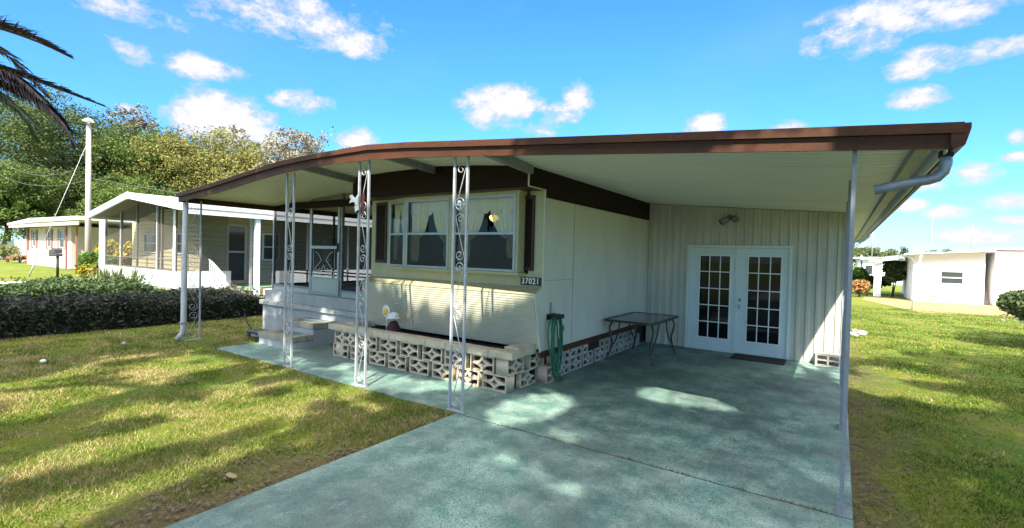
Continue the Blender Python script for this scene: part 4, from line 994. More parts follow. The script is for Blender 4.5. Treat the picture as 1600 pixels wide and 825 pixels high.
# ------------------------------------------------------------------ shrubs and hedges
hedge_m = leaf_mat('hedge_leaf', (.030,.045,.024), (.060,.060,.045), 1.6, .12)
hedge_p = leaf_mat('hedge_leaf_purple', (.045,.028,.036), (.07,.045,.05), 1.6, .12)
hedge2_m = leaf_mat('hedge_leaf_green', (.05,.085,.03), (.08,.12,.04), 1.6, .15)
twig = mat('twig', (.08,.055,.04), rough=.9)
def hedge(name, x0, x1, y0, y1, h, n, leaf, m, label, seed, rough=.12, taper=1.2):
    r = np.random.default_rng(seed); root = thing(name, label, 'hedge', ((x0+x1)/2, (y0+y1)/2, 0))
    u = r.random((n,3)); p = np.empty((n,3)); p[:,0] = x0+(x1-x0)*u[:,0]; p[:,1] = y0+(y1-y0)*u[:,1]
    hh = np.array([h*(1+rough*2.2*mnoise.noise(Vector((a*1.1, b*1.1, seed)))+rough*mnoise.noise(Vector((a*3.2, b*3.2, seed+5)))) for a, b in p[:,:2]])
    ed = np.minimum(1, (y1-p[:,1])/taper); hh *= .35+.65*np.clip(ed,0,1)
    edx = np.minimum(p[:,0]-x0, x1-p[:,0])/(x1-x0)*2; hh *= .70+.30*np.clip(edx*3,0,1)**.6
    surf = r.random(n) < .72
    p[:,2] = np.where(surf, hh*(1-.14*r.random(n)), hh*u[:,2])
    # push part of the leaves to the faces
    k = r.random(n) < .35; p[k,0] = np.where(r.random(k.sum()) < .75, x1-(x1-x0)*.06*r.random(k.sum()), x0+(x1-x0)*.06*r.random(k.sum())); p[k,2] = (hh*u[:,2])[k]*.92
    p += r.normal(size=(n,3))*.03; p[:,2] = np.maximum(p[:,2], .02)
    m_ = n//260; sx_ = r.uniform(x0+.1, x1-.05, m_); sy_ = r.uniform(y0, y1-.6, m_); top = h*r.uniform(1.0, 1.28, m_)
    sp_ = np.concatenate([np.c_[sx_+r.normal(size=m_)*.03, sy_+r.normal(size=m_)*.03, top*f_] for f_ in (.92,.96,1.0,1.03)]); p = np.concatenate([p, sp_]); n = len(p)
    v = leaf_quads(p, leaf*r.uniform(.5,1.3,n), .35, .42); v -= np.array([(x0+x1)/2,(y0+y1)/2,0])
    np_mesh('foliage', v, None, 4, m, root, r.random(n))
    mb = MB(); rr = random.Random(seed)
    for i in range(60):
        a, b = rr.uniform(x0+.15, x1-.15), rr.uniform(y0+.1, y1-.2); q = min(1, (y1-b)/taper); hh_ = h*(.35+.6*q)*.75; mb.tube([(a,b,-.02),(a+rr.uniform(-.15,.15),b+rr.uniform(-.15,.15),hh_*.5),(a+rr.uniform(-.25,.25),b+rr.uniform(-.25,.25),hh_)], [.015,.01,.005], 4)
    mb.build('stems', twig, root, fix=False); return root
hedge('hedge', -15.0, -13.05, -1.0, 7.9, .60, 60000, .050, hedge_m, 'long dark low hedge running along the left lawn', 41)
hedge('hedge', -14.9, -13.1, 7.3, 8.4, .36, 5000, .05, hedge_p, 'low purplish end of the hedge near the landing', 43, .2)
hedge('hedge', -19.6, -17.6, 1.5, 6.9, .70, 26000, .055, hedge2_m, 'greener clipped hedge behind the dark hedge', 42)
def bush(name, loc, r, h, n, leaf, m, label, seed, cat='shrub', stems=7, lobes=6, group=None, low=.25, aspect=.5):
    rg = np.random.default_rng(seed); rr = random.Random(seed); root = thing(name, label, cat, loc, group)
    LB = [(rr.uniform(-.55,.55)*r, rr.uniform(-.55,.55)*r, h*rr.uniform(.45,.72), r*rr.uniform(.4,.6)) for _ in range(lobes)]+[(0,0,h*.6,r*.6)]
    c = np.array(LB)[rg.integers(0, len(LB), n)]; d = rg.normal(size=(n,3)); d /= np.linalg.norm(d,axis=1,keepdims=True)
    p = c[:,:3]+d*c[:,3:4]*(rg.random((n,1))**.35)*np.array([1,1,h/(2.2*r) if h < 2*r else 1]); p[:,2] = np.clip(p[:,2], h*low*rg.random(n), h*1.05)
    v = leaf_quads(p, leaf*rg.uniform(.6,1.4,n), .3, aspect); np_mesh('foliage', v, None, 4, m, root, rg.random(n))
    mb = MB(); L_ = Vector(loc)
    for i in range(stems):
        lb = rr.choice(LB); mb.tube([L_+Vector((rr.uniform(-.1,.1)*r,rr.uniform(-.1,.1)*r,-.02)), L_+Vector((lb[0]*.4,lb[1]*.4,lb[2]*.5)), L_+Vector(lb[:3])], [r*.045,r*.03,r*.012], 5)
    mb.build('stems', twig, root, fix=False); return root
def sword(name, loc, n, h, m, label, seed, wd=.035, cat='plant', spread=.6, group=None):
    rr = random.Random(seed); mb = MB(); L_ = Vector(loc)
    for i in range(n):
        a = rr.uniform(0, 6.28); s = rr.uniform(.1, spread); hh = h*rr.uniform(.6,1.1); d = Vector((math.cos(a), math.sin(a), 0)); w = Vector((-d.y, d.x, 0))*wd
        P = [L_+d*.04, L_+d*(s*h*.35)+Vector((0,0,hh*.5)), L_+d*(s*h*.8)+Vector((0,0,hh))]
        mb.add([P[0]-w*.7, P[0]+w*.7, P[1]+w, P[1]-w, P[2]], [(0,1,2,3),(3,2,4)])
    return tag(mb.build(name, m, fix=False), label, cat, group)
croton = mat('croton_leaf', (.45,.28,.02), (.14,.20,.02), 2.2, rough=.45, attr=None, trans=.15)
agave_m = mat('agave_leaf', (.10,.15,.07), (.17,.20,.09), 4, rough=.5)
shrub_m = leaf_mat('shrub_leaf', (.06,.12,.02), (.11,.19,.03), 2)
bush('shrub', (-31.0,8.3,0), 1.15, 1.55, 9000, .075, shrub_m, 'round clipped green shrub at the foot of the utility pole', 51, low=.5)
bush('croton_shrub', (-33.4,9.6,0), .8, 2.4, 2500, .12, croton, 'yellow croton shrub left of the utility pole', 52)
bush('croton_shrub', (-31.3,9.9,0), .8, 2.5, 2500, .12, croton, 'yellow green croton shrub between the pole and the gabled porch', 53)
bush('yellow_shrub', (-28.6,7.3,0), .45, 1.0, 900, .09, croton, 'small bright yellow green plant by the porch corner', 54)
for i, (x, y_, lab) in enumerate([(-26.9,7.2,'yellowish grassy plant under the left porch screens'),(-25.2,7.1,'large agave with broad blades below the middle porch screens'),(-24.2,7.2,'upright agave just right of the broad bladed one'),(-22.9,7.3,'agave with long leaning blades nearest the porch corner')]):
    sword('agave_plant', (x,y_,.0), 34, 1.0 if i else .8, agave_m if i else mat('grass_yellow', (.25,.25,.08), (.18,.2,.06), 5, rough=.6), lab, 60+i, .045 if i else .02, 'plant', .8, 'sword leaved plants by the porch')

# ------------------------------------------------------------------ neighbour house with gable porch
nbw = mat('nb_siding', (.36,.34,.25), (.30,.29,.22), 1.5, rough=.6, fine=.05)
nbs = mat('nb_siding_lit', (.62,.54,.34), (.56,.50,.33), 1.5, rough=.6, fine=.05)  # paler copy of the siding, sunlight on the wall put into its colour
nwhite = mat('nb_white', (.64,.65,.68), (.54,.56,.60), 1.2, rough=.5, fine=.04)
nb = thing('neighbour_house', 'neighbouring house with white gabled roof and screened front porch', 'house', (-24, 10, 0))
PX0, PX1, PY = -28.7, -20.65, 7.9
PXR = -23.1
def gz(x): return 3.90-abs(x+23.2)*(.145 if x < -23.2 else .125)
mb = MB(); mb.prism([(-27.9,gz(-27.9)),(-23.2,3.90),(-18.45,gz(-18.45)),(-18.45,gz(-18.45)-.05),(-23.2,3.85),(-27.9,gz(-27.9)-.05)], 'y', 7.25, 24); mb.build('roof', nwhite, nb)
mb = MB(); mb.prism([(-27.95,gz(-27.95)),(-23.2,3.92),(-18.4,gz(-18.4)),(-18.4,gz(-18.4)-.24),(-23.2,3.67),(-27.95,gz(-27.95)-.24)], 'y', 7.16, 7.245); mb.build('fascia', nwhite, nb)
mb = MB(); mb.box(-18.44,-18.38,7.25,24,2.96,3.33); mb.box(-18.375,-18.35,7.25,24,3.16,3.32); mb.build('fascia', nwhite, nb)
mb = MB(); mb.box(-27.95,-27.88,7.25,24,2.98,3.22); mb.build('fascia', nwhite, nb)
sofd = mat('nb_soffit', (.10,.10,.09), rough=.7)
mb = MB(); mb.prism([(-27.85,gz(-27.85)-.12),(-23.2,3.78),(-18.46,gz(-18.46)-.12),(-18.46,gz(-18.46)-.14),(-23.2,3.74),(-27.85,gz(-27.85)-.14)], 'y', 7.26, 24); mb.build('soffit', sofd, nb)
mb = MB(); mb.box(-29.0,-28.3,PY,PY+.12,0,3.0); mb.build('corner_pier', nwhite, nb)
mb = MB(); mb.box(-28.3,PX1,PY,PY+.08,.24,.88); mb.box(PX1-.08,PX1,PY+.08,9.9,.24,.88); mb.build('kneewall', nwhite, nb)
mb = MB(); mb.box(-28.3,PX1-.03,PY+.03,PY+.1,0,.235); mb.box(PX1-.1,PX1-.03,PY+.1,10,.0,.235); mb.build('base_skirt', mat('nb_brick', (.36,.30,.22), (.26,.21,.16), 6, rough=.9, fine=.2), nb)
mb = MB()
for i, x in enumerate((-28.2,-26.25,-24.5,-22.35,-22.0,PX1-.1)): mb.box(x, x+.07, PY, PY+.07, .88, gz(x)-.16)
mb.box(-28.2,PX1,PY+.005,PY+.06,.88,.94); mb.box(-28.2,PX1,PY+.01,PY+.05,1.30,1.34) ; mb.build('porch_frame', mat('nb_frame', (.12,.11,.10), rough=.5), nb)
mb = MB()
for x in (-26.29,-22.4): mb.box(x-.03, x+.01, PY-.005, PY-.001+.0, .9, gz(x)-.2); mb.build('porch_trim', nwhite, nb); mb = MB()
mb.box(PX1-.2,PX1-.02,PY-.02,PY-.002,.24,3.2); mb.build('porch_trim', nwhite, nb)
scr2 = mat_screen('porch_screen', (.085,.078,.07), .62)
mb = MB(); mb.quad((-28.2,PY+.035,.9),(PX1,PY+.035,.9),(PX1,PY+.035,gz(PX1)-.15),(-28.2,PY+.035,gz(-28.2)-.15)) ; mb.add([(-28.2,PY+.035,gz(-28.2)-.15),(PX1,PY+.035,gz(PX1)-.15),(-23.2,PY+.035,3.72)], [(0,1,2)])
mb.quad((PX1-.04,PY+.1,.9),(PX1-.04,9.8,.9),(PX1-.04,9.8,3.1),(PX1-.04,PY+.1,3.1)); mb.build('insect_screen', scr2, nb, fix=False)
mb = MB(); mb.box(-29,PX1-.1,PY+.1,10.6,.24,.28); mb.build('porch_floor', mat('nb_floor', (.25,.27,.24), rough=.8), nb)
def lapwall(name, axis, a0, a1, z0, z1, c, m, parent, lap=.18, dep=.035):
    mb = MB(); z = z0
    while z < z1:
        zt_ = min(z+lap-.028, z1)
        if axis == 'x': mb.box(c-.0, c+dep, a0, a1, z, zt_)
        else: mb.box(a0, a1, c-dep, c, z, zt_)
        z += lap
    return mb.build(name, m, parent, fix=False)
# house body behind the porch
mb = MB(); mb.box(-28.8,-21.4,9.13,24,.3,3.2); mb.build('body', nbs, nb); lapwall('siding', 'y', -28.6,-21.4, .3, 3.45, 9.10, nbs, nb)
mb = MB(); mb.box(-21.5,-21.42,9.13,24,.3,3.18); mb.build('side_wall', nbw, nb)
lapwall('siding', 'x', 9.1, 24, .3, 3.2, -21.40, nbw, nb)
def nwin(axis, a0, a1, z0, z1, c, m, parent, name='window', rail=True, fw_=.06):
    mb = MB(); bx_ = (lambda p0, p1, q0, q1, d0, d1: mb.box(p0, p1, c-d1, c-d0, q0, q1)) if axis == 'y' else (lambda p0, p1, q0, q1, d0, d1: mb.box(c+d0, c+d1, p0, p1, q0, q1))
    bx_(a0, a0+fw_, z0, z1, .005, .06); bx_(a1-fw_, a1, z0, z1, .005, .06); bx_(a0+fw_, a1-fw_, z0, z0+fw_, .005, .06); bx_(a0+fw_, a1-fw_, z1-fw_, z1, .005, .06)
    if rail: bx_(a0+fw_, a1-fw_, (z0+z1)/2-.025, (z0+z1)/2+.025, .005, .055)
    o = mb.build(name, m, parent); mb = MB(); bx_ = (lambda p0, p1, q0, q1, d0, d1: mb.box(p0, p1, c-d1, c-d0, q0, q1)) if axis == 'y' else (lambda p0, p1, q0, q1, d0, d1: mb.box(c+d0, c+d1, p0, p1, q0, q1))
    bx_(a0+fw_, a1-fw_, z0+fw_, z1-fw_, .005, .02); mb.build('pane', darkpane, o); return o
darkpane = mat('dark_pane', (.03,.035,.04), (.05,.055,.06), 2, rough=.08, spec=.7)
nwin('y', -27.0,-25.3, 1.5, 2.4, 9.06, nwhite, nb); 
nwin('y', -23.9,-22.6, 1.5, 2.4, 9.06, nwhite, nb)
nwin('x', 11.55,12.35, 1.3, 2.52, -21.362, nwhite, nb); nwin('x', 14.6,15.5, 1.3, 2.5, -21.362, nwhite, nb)
nwin('x', 9.0, 9.75, .45, 2.72, -21.4, mat('nb_door_dark', (.05,.05,.055), rough=.4), nb, 'door') if False else None
mb = MB(); mb.box(-21.366,-21.33,10.02,10.12,.45,2.85); mb.box(-21.366,-21.33,10.78,10.88,.45,2.85); mb.box(-21.366,-21.33,10.12,10.78,2.75,2.85); mb.box(-21.366,-21.34,10.12,10.78,1.62,1.70); od = mb.build('door', mat('nb_trim_grey', (.38,.38,.36), rough=.5), nb)
mb = MB(); mb.box(-21.366,-21.35,10.12,10.78,.45,1.62); mb.box(-21.366,-21.35,10.12,10.78,1.70,2.75); mb.build('pane', darkpane, od)
# side porch: kneewall, posts, floor, railing steps
mb = MB(); mb.box(-19.9,-18.9,11.3,22,.12,.16) ; mb.box(-21.3,-18.8,9.9,22,.16,.30); mb.build('side_porch_floor', mat('green_floor', (.16,.24,.15), rough=.85), nb)
mb = MB(); mb.box(-19.35,-19.28,10.9,22,.35,.92); mb.build('kneewall', nwhite, nb)
mb = MB(); mb.box(-19.4,-19.26,10.9,22,.31,.35); mb.build('floor_edge', MATS['green_floor'], nb)
shadedp = mat('shaded_white_post', (.52,.60,.74), rough=.5)  # white post, bluish cast of the shade put into its colour
mb = MB(); mb.box(-18.62,-18.46,9.75,9.91,0,3.0); mb.build('post', shadedp, nb)
mb = MB(); mb.box(-19.33,-19.25,9.95,10.03,0,3.05); mb.build('post', alu, nb)
mb = MB()
for yy in (12.4, 14.5, 16.6, 18.7, 20.8): mb.box(-19.36,-19.28,yy,yy+.08,.3,3.05)
mb.build('porch_frame', mat('nb_frame_grey', (.30,.31,.32), rough=.5), nb)
mb = MB(); scd = mat_screen('side_screen', (.06,.06,.06), .6); mb.quad((-19.32,10.9,.92),(-19.32,22,.92),(-19.32,22,3.05),(-19.32,10.9,3.05)); mb.build('insect_screen', scd, nb, fix=False)
mb = MB()
for k in range(6): yy = 8.75+k*.13; zz = 1.16-k*.14; mb.bar((-19.9,yy,zz-.72),(-19.9,yy,zz), .035)
mb.bar((-19.9,8.7,1.2),(-19.9,9.5,.36), .05); mb.bar((-19.9,8.7,.5),(-19.9,9.5,-.05), .05)
mb = MB()
for k in range(7): x = -20.55+k*.17; zz = 1.32-k*.085; mb.bar((x,9.05,zz-.85),(x,9.05,zz), .035)
mb.bar((-20.62,9.05,1.36),(-19.4,9.05,.76), .05); mb.bar((-20.62,9.05,.55),(-19.4,9.05,-.02), .05); mb.box(-19.45,-19.36,9.0,9.1,0,.80)
mb.build('stair_railing', nwhite, nb)
mb = MB(); mb.box(-20.6,-20.1,9.15,10.3,0,.30); mb.box(-20.1,-19.7,9.15,10.3,0,.16); mb.build('steps', MATS['nb_brick'], nb)
mb = MB(); mb.box(-18.9,-17.3,10.1,14,0,.26,.02); mb.box(-18.6,-17.6,10.6,13.5,.265,.45,.02); mb.build('brick_edging', mat('tan_brick', (.52,.44,.32), (.38,.32,.24), 3, rough=.9, fine=.2), nb)
# porch furniture (far)
pc = thing('porch_chair', 'dark metal chair on the neighbour side porch', 'chair', (-20.2, 12.4, .3))
mb = MB(); mb.box(-20.45,-20.0,12.2,12.65,.70,.74); mb.build('seat', blackm, pc)
mb = MB()
for z in (1.0,1.15,1.3): mb.bar((-20.45,12.2,z),(-20.45,12.65,z), .03)
mb.bar((-20.45,12.2,.7),(-20.5,12.2,1.32), .03); mb.bar((-20.45,12.65,.7),(-20.5,12.65,1.32), .03); mb.build('backrest', blackm, pc)
for x in (-20.43,-20.03):
    for yy in (12.22,12.62): mb = MB(); mb.bar((x,yy,.3),(x,yy,.70), .03); mb.build('leg', blackm, pc)

# ------------------------------------------------------------------ far shuttered house, fence, pole
fh = thing('shuttered_house', 'low pale pink house with reddish shutters and white flat roof', 'house', (-51, 13, 0))
pink = mat('pink_wall', (.60,.50,.44), (.54,.45,.40), 1, rough=.7, fine=.04)
mb = MB(); mb.box(-57.9,-46.2,11,20,0,3.1); mb.build('wall', pink, fh)
mb = MB(); mb.box(-57.85,-46.25,10.9,10.99,0,1.15); mb.build('lower_wall', nwhite, fh)
mb = MB(); mb.prism([(-59.2,3.45),(-52,3.72),(-40.2,3.62),(-40.2,3.38),(-52,3.40),(-59.2,3.28)], 'y', 9.9, 20.5); mb.build('roof', nwhite, fh)
mb = MB(); mb.box(-59,-40.4,9.95,10.0,3.05,3.30); mb.build('eave', mat('eave_tan', (.36,.31,.25), rough=.7), fh)
rsh = mat('red_shutter', (.28,.12,.09), rough=.6)
for x0, x1 in ((-56.4,-55.5),(-52.0,-51.2),(-48.9,-47.6)):
    nwin('y', x0, x1, 1.5, 2.85, 10.99, nwhite, fh)
    for a, b in ((x0-.42,x0-.06),(x1+.06,x1+.42)): mb = MB(); mb.box(a, b, 10.93, 10.985, 1.4, 2.9); mb.build('shutter', rsh, fh)
mb = MB(); mb.box(-57.95,-57.7,10.85,10.99,.1,3.1); mb.build('corner_board', rsh, fh)
mb = MB(); mb.box(-43.6,-43.5,10.6,10.7,0,3.3); mb.box(-45.9,-45.8,10.6,10.7,0,3.3); mb.build('carport_post', rsh, fh)
mb = MB(); mb.box(-46.1,-41,16,16.2,0,3.0); mb.build('carport_wall', nwhite, fh)
fe = thing('white_fence', 'white vinyl fence beyond the lawn at far left', 'fence', (-66, 12, 0))
mb = MB()
for i in range(7): mb.box(-75+i*2.45,-75+i*2.45+2.33,12,12.05,.08,1.95)
mb.build('fence_panel', nwhite, fe)
for i in range(8): mb = MB(); mb.box(-75.08+i*2.45,-74.96+i*2.45+.0,11.95,12.10,0,2.05); mb.build('fence_post', nwhite, fe)
gard = bush('palm_shrub', (-63,10.6,0), 1.0, 1.9, 900, .22, mat('frond_olive', (.20,.20,.06), (.12,.15,.04), 2, rough=.6), 'small olive palm shrub in front of the white fence', 71, aspect=.12)
bush('pink_shrub', (-60.5,10.9,0), .8, .8, 900, .12, mat('pinkish_leaf', (.40,.22,.15), (.25,.2,.08), 2, rough=.6), 'low reddish shrub in front of the white fence', 72)
up_ = thing('utility_pole', 'tall pale wooden utility pole with a white lamp on top', 'utility pole', (-34.6, 8.95, 0))
polew = mat('pole_wood', (.46,.40,.36), (.34,.29,.26), 3, rough=.85, fine=.15, stretch=(1,1,.15))
K = 34.6/38.0
mb = MB(); mb.tube([(-34.6,8.95,-.1),(-34.75,8.97,8.5)], [.155,.11], 12); mb.build('pole', polew, up_)
mb = MB(); mb.lathe([(.04,8.78),(.08,8.76),(.26,8.63),(.29,8.60),(.22,8.60)], -34.55, 8.9, 14); mb.tube([(-34.75,8.97,8.4),(-34.65,8.93,8.65)], .05); mb.build('lamp', mat('lamp_white', (.85,.85,.82), rough=.4), up_)
mb = MB(); mb.tube([(-35.4,8.6,7.2),(-35.4,8.6,7.2+.01)], .05) if False else None
gw = MB(); gw.tube([(-34.9,8.9,7.3),(-36.3,6.9,.0)], .014, 6); gw.tube([(-35.98,7.35,1.5),(-36.3,6.9,0)], .04, 6)
gw.build('guy_wire', mat('wire_pale', (.42,.40,.38), rough=.6), up_)
def wire(a, b, sag, label):
    mb = MB(); a = Vector(a); b = Vector(b); mb.tube([a.lerp(b, t/20)-Vector((0,0,sag*4*(t/20)*(1-t/20))) for t in range(21)], .014, 4); tag(mb.build('power_line', mat('wire_dark', (.10,.10,.10), rough=.6)), label, 'wire', 'wires at the utility pole')
wire((-34.8,8.97,6.2), (-60,9.6,8.9), .9, 'upper wire running left from the utility pole')
wire((-34.8,8.97,5.4), (-60,9.6,7.6), .6, 'lower wire running left from the utility pole')
wire((-34.7,8.97,5.5), (-20,30,5.6), 1.0, 'thin wire running right from the utility pole past the oaks')
mbx = thing('mailbox', 'dark mailbox on a thin black post beside the driveway', 'mailbox', (-34.2,7.6,0))
mb = MB(); mb.tube([(-34.2,7.6,0),(-34.2,7.6,1.15)], .06); mb.build('post', blackm, mbx)
mb = MB(); mb.box(-34.6,-33.8,7.42,7.72,1.15,1.30,.03); mb.box(-35.1,-34.65,7.42,7.72,1.12,1.5,.03); mb.prism([(-34.55,1.31),(-33.9,1.31),(-33.9,1.50),(-34.1,1.58),(-34.4,1.58),(-34.55,1.5)], 'y', 7.42, 7.72); mb.build('box', mat('mail_dark', (.05,.045,.045), rough=.5), mbx)

# ------------------------------------------------------------------ palm at the left edge
pm = thing('palm_tree', 'palm whose dry brown and green fronds hang into the top left corner', 'palm tree', (-11.64, .55, 0))
mb = MB(); mb.tube([(-11.75,.45,-.05),(-11.7,.5,1.5),(-11.66,.58,3.2),(-11.64,.63,4.75)], [.22,.17,.15,.19], 12); mb.build('trunk', bark, pm)
frd = mat('frond_dry', (.12,.085,.08), (.06,.045,.045), 5, rough=.7, attr=None)
frg = mat('frond_green', (.10,.13,.045), (.06,.09,.03), 4, rough=.6, trans=.15)
def frond(pts, m, ll, droop, dens, seed, lift=0, name='frond', w=.010):
    rr = random.Random(seed); P = [Vector(p) for p in pts]
    # resample
    seg = [(P[i+1]-P[i]).length for i in range(len(P)-1)]; T = sum(seg); mb = MB()
    def at(s):
        s *= T
        for i, q in enumerate(seg):
            if s <= q or i == len(seg)-1: return P[i].lerp(P[i+1], min(1, s/q)), (P[i+1]-P[i]).normalized()
            s -= q
    ctl = [at(i/16)[0] for i in range(17)]
    sm_ = [ctl[0]]+[(ctl[i-1]+ctl[i]*2+ctl[i+1])/4 for i in range(1, 16)]+[ctl[-1]]
    mb.tube(sm_, [.022*(1-i/16)+.004 for i in range(17)], 6)
    n = int(T*dens)
    for i in range(n):
        s = .08+.9*i/n
        idx = min(15, int(s*16)); p = sm_[idx].lerp(sm_[idx+1], s*16-idx); d = (sm_[idx+1]-sm_[idx]).normalized()
        side = d.cross(Vector((0,0,1))).normalized()
        for sg in (-1, 1):
            l = ll*(math.sin(math.pi*min(1, s*.85+.15))**.6)*rr.uniform(.6,1.1)*(1.05-s*.55)
            v = (d*rr.uniform(.75,1.1)+side*sg*rr.uniform(.25,.6)+Vector((0,0,lift*rr.uniform(.3,1)))).normalized()
            e1 = p+v*l*.5; e2 = e1+(v+Vector((0,0,-droop*rr.uniform(.5,1.5)))).normalized()*l*.5
            wv = v.cross(Vector((0,0,1))).normalized()*w+Vector((0,0,w*.5))
            mb.add([p-wv*.5, p+wv*.5, e1+wv, e1-wv, e2], [(0,1,2,3),(3,2,4)])
    return mb.build(name, m, pm, fix=False)
frond([(-11.64,0.63,4.92),(-10.95,1.1,5.08),(-9.89,1.57,4.84),(-9.3,1.85,4.62),(-8.74,2.1,4.35)], frd, .60, .25, 90, 1, .55)
frond([(-11.64,0.63,4.88),(-10.39,1.1,4.46),(-9.29,1.48,4.12),(-8.52,1.76,3.87),(-7.58,2.15,3.53)], frd, .45, .25, 90, 2, .4)
frond([(-11.63,0.63,4.74),(-10.86,1.15,4.48),(-10.15,1.62,4.15),(-9.69,1.93,3.91),(-9.46,2.2,3.58),(-9.48,2.3,3.22)], frd, .85, .8, 170, 3, .08)
frond([(-11.63,0.63,4.76),(-10.86,1.05,4.60),(-10.15,1.55,4.30),(-9.75,1.85,4.02),(-9.52,2.1,3.70),(-9.46,2.3,3.30)], frd, .8, .8, 150, 13, .15)
frond([(-11.63,0.63,4.64),(-11.08,1.24,4.37),(-10.87,1.73,4.1),(-10.81,2.01,3.81),(-10.89,2.19,3.45)], frg, .8, .7, 45, 4, .05)
frond([(-11.63,0.63,4.7),(-11.1,1.1,4.5),(-10.6,1.6,4.15),(-10.3,1.9,3.8),(-10.2,2.1,3.5)], frg, .8, .9, 40, 5, .0)
frond([(-11.64,0.63,4.80),(-10.9,1.1,4.62),(-10.2,1.5,4.40),(-9.75,1.78,4.15),(-9.45,2.0,3.80)], frd, .7, .6, 90, 6, .12)
frond([(-11.64,0.63,4.70),(-11.2,1.05,4.42),(-10.8,1.4,4.0),(-10.62,1.6,3.5)], frg, .7, .8, 50, 7, .05)
for k in range(9):
    a = R(120+k*24); d = Vector((math.cos(a), math.sin(a), 0)); b0 = Vector((-11.64,.63,4.85)); frond([b0, b0+d*.8+Vector((0,0,.45)), b0+d*1.7+Vector((0,0,.35)), b0+d*2.5+Vector((0,0,-.25))], frg if k % 2 else frd, .6, .4, 24, 10+k, .1)

# ------------------------------------------------------------------ right side: white houses, shrubs, pole
rw = mat('stucco_white', (.80,.80,.78), (.74,.74,.73), 1.2, rough=.8, fine=.03)
rwb = mat('stucco_shade', (.70,.72,.76), rough=.8)  # bluish copy of the stucco with shade put into the colour
wh = thing('white_house', 'flat roofed white house with a small horizontal window', 'house', (4.5, 33.5, 0))
mb = MB(); mb.prism([(3.11,0),(5.78,0),(5.78,2.52),(3.11,2.36)], 'y', 32, 32.3); mb.box(3.11,3.35,32.3,36,0,2.36); mb.box(5.45,5.78,32.3,34.2,0,2.50); mb.build('wall', rw, wh)
mb = MB(); mb.box(5.78,6.30,34.2,34.4,0,2.75); mb.box(6.12,12,32.05,40,0,2.62); mb.box(3.36,5.44,34.3,40,0,2.4); mb.build('rear_wall', rw, wh)
mb = MB(); mb.prism([(2.72,2.30),(6.0,2.51),(6.0,2.60),(2.72,2.39)], 'y', 31.5, 36.5); mb.prism([(2.68,2.36),(6.02,2.575),(6.02,2.62),(2.68,2.41)], 'y', 31.42, 31.495); mb.build('roof', nwhite, wh)
mb = MB(); mb.prism([(5.7,2.62),(6.15,2.78),(12.5,2.70),(12.5,2.60),(6.15,2.66),(5.7,2.56)], 'y', 31.9, 40); mb.prism([(4.6,2.56),(6.0,2.72),(6.0,2.66),(4.6,2.54)], 'y', 33, 40); mb.build('roof', nwhite, wh)
o = nwin('y', 4.15,5.03,.93,1.58, 31.998, nwhite, wh, fw_=.045); 
mb = MB(); mb.box(3.86,4.05,31.93,31.995,.30,.36); mb.build('vent', greym, wh)
mb = MB(); mb.box(6.0,6.1,34.1,34.19,1.4,2.2); mb.build('meter_box', greym, wh)
mb = MB(); mb.tube([(2.72,31.6,2.30),(3.0,31.7,2.20),(3.08,31.9,2.05)], .05, 6); mb.box(3.06,3.105,33.1,33.3,1.5,1.75); mb.build('downspout', nwhite, wh)
mb = MB(); mb.box(3.1085,3.1095,32.8,33.6,.1,2.0); mb.build('shade_panel', rwb, wh)  # thin panel carrying the painted shade of the side wall
cp = thing('white_carport', 'open white carport with a square pillar left of the white house', 'carport', (2.2, 36, 0))
mb = MB(); mb.prism([(1.0,2.02),(2.75,2.30),(2.75,2.38),(1.0,2.10)], 'y', 34.0, 39); mb.build('roof', greym, cp)
mb = MB(); mb.prism([(1.35,1.95),(2.72,2.12),(2.72,2.24),(1.35,2.05)], 'y', 33.9, 33.98); mb.build('beam', nwhite, cp)
mb = MB(); mb.box(1.62,1.95,34.2,34.5,0,2.05); mb.build('pillar', rw, cp)
fw2 = thing('distant_white_house', 'small white house in the distance right of the carport post', 'house', (2.3, 56, 0))
mb = MB(); mb.box(1.4,5.2,56,62,0,2.3); mb.build('wall', rw, fw2)
mb = MB(); mb.prism([(.9,2.3),(5.6,2.45),(5.6,2.58),(.9,2.43)], 'y', 55.5, 62.5); mb.build('roof', nwhite, fw2)
mb = MB(); mb.box(2.0,2.5,55.93,55.99,.9,1.7); mb.build('window', darkpane, fw2)
dkleaf = leaf_mat('dark_vine', (.04,.07,.02), (.07,.10,.03), 2)
bush('vine_shrub', (2.55,35.2,0), .62, 2.25, 5000, .10, dkleaf, 'tall dark climbing shrub inside the white carport', 81, low=.9)
bush('vine_shrub', (1.95,37.2,0), .8, 1.2, 2500, .10, dkleaf, 'lower dark green shrub behind the carport pillar', 82, low=.9)
bush('ti_plant', (.95,33.0,0), .45, 1.1, 1200, .12, mat('ti_red', (.42,.16,.08), (.30,.22,.06), 3, rough=.5, trans=.15), 'red and yellow leaved plant beside the house corner', 83)
bush('green_shrub', (.95,36.5,0), .5, 2.2, 1800, .12, shrub_m, 'tall bright green shrub behind the red leaved plant', 84)
bush('dark_shrub', (1.33,34.2,0), .28, .8, 800, .08, dkleaf, 'small dark shrub right of the red leaved plant', 85, low=.8)
cpn = MB(); cpn.tube([(2.50,25.6,0),(2.58,25.6,1.15),(2.72,25.6,2.25)], .035, 8); cpn.bar((2.66,25.6,1.78),(2.92,25.6,1.80), .04); tag(cpn.build('clothesline_pole', nwhite), 'leaning white clothesline pole on the side lawn', 'pole')
bs = thing('board_stack', 'grey weathered boards leaning in the recess of the white house', 'boards', (6.0, 32.9, 0))
for i in range(6): mb = MB(); mb.bar((5.84+.05*i,32.6,0),(5.98+.04*i,33.4,1.0+.03*i), .05, .02); mb.build('board', mat('grey_board', (.30,.27,.25), (.2,.18,.17), 8, rough=.85), bs)
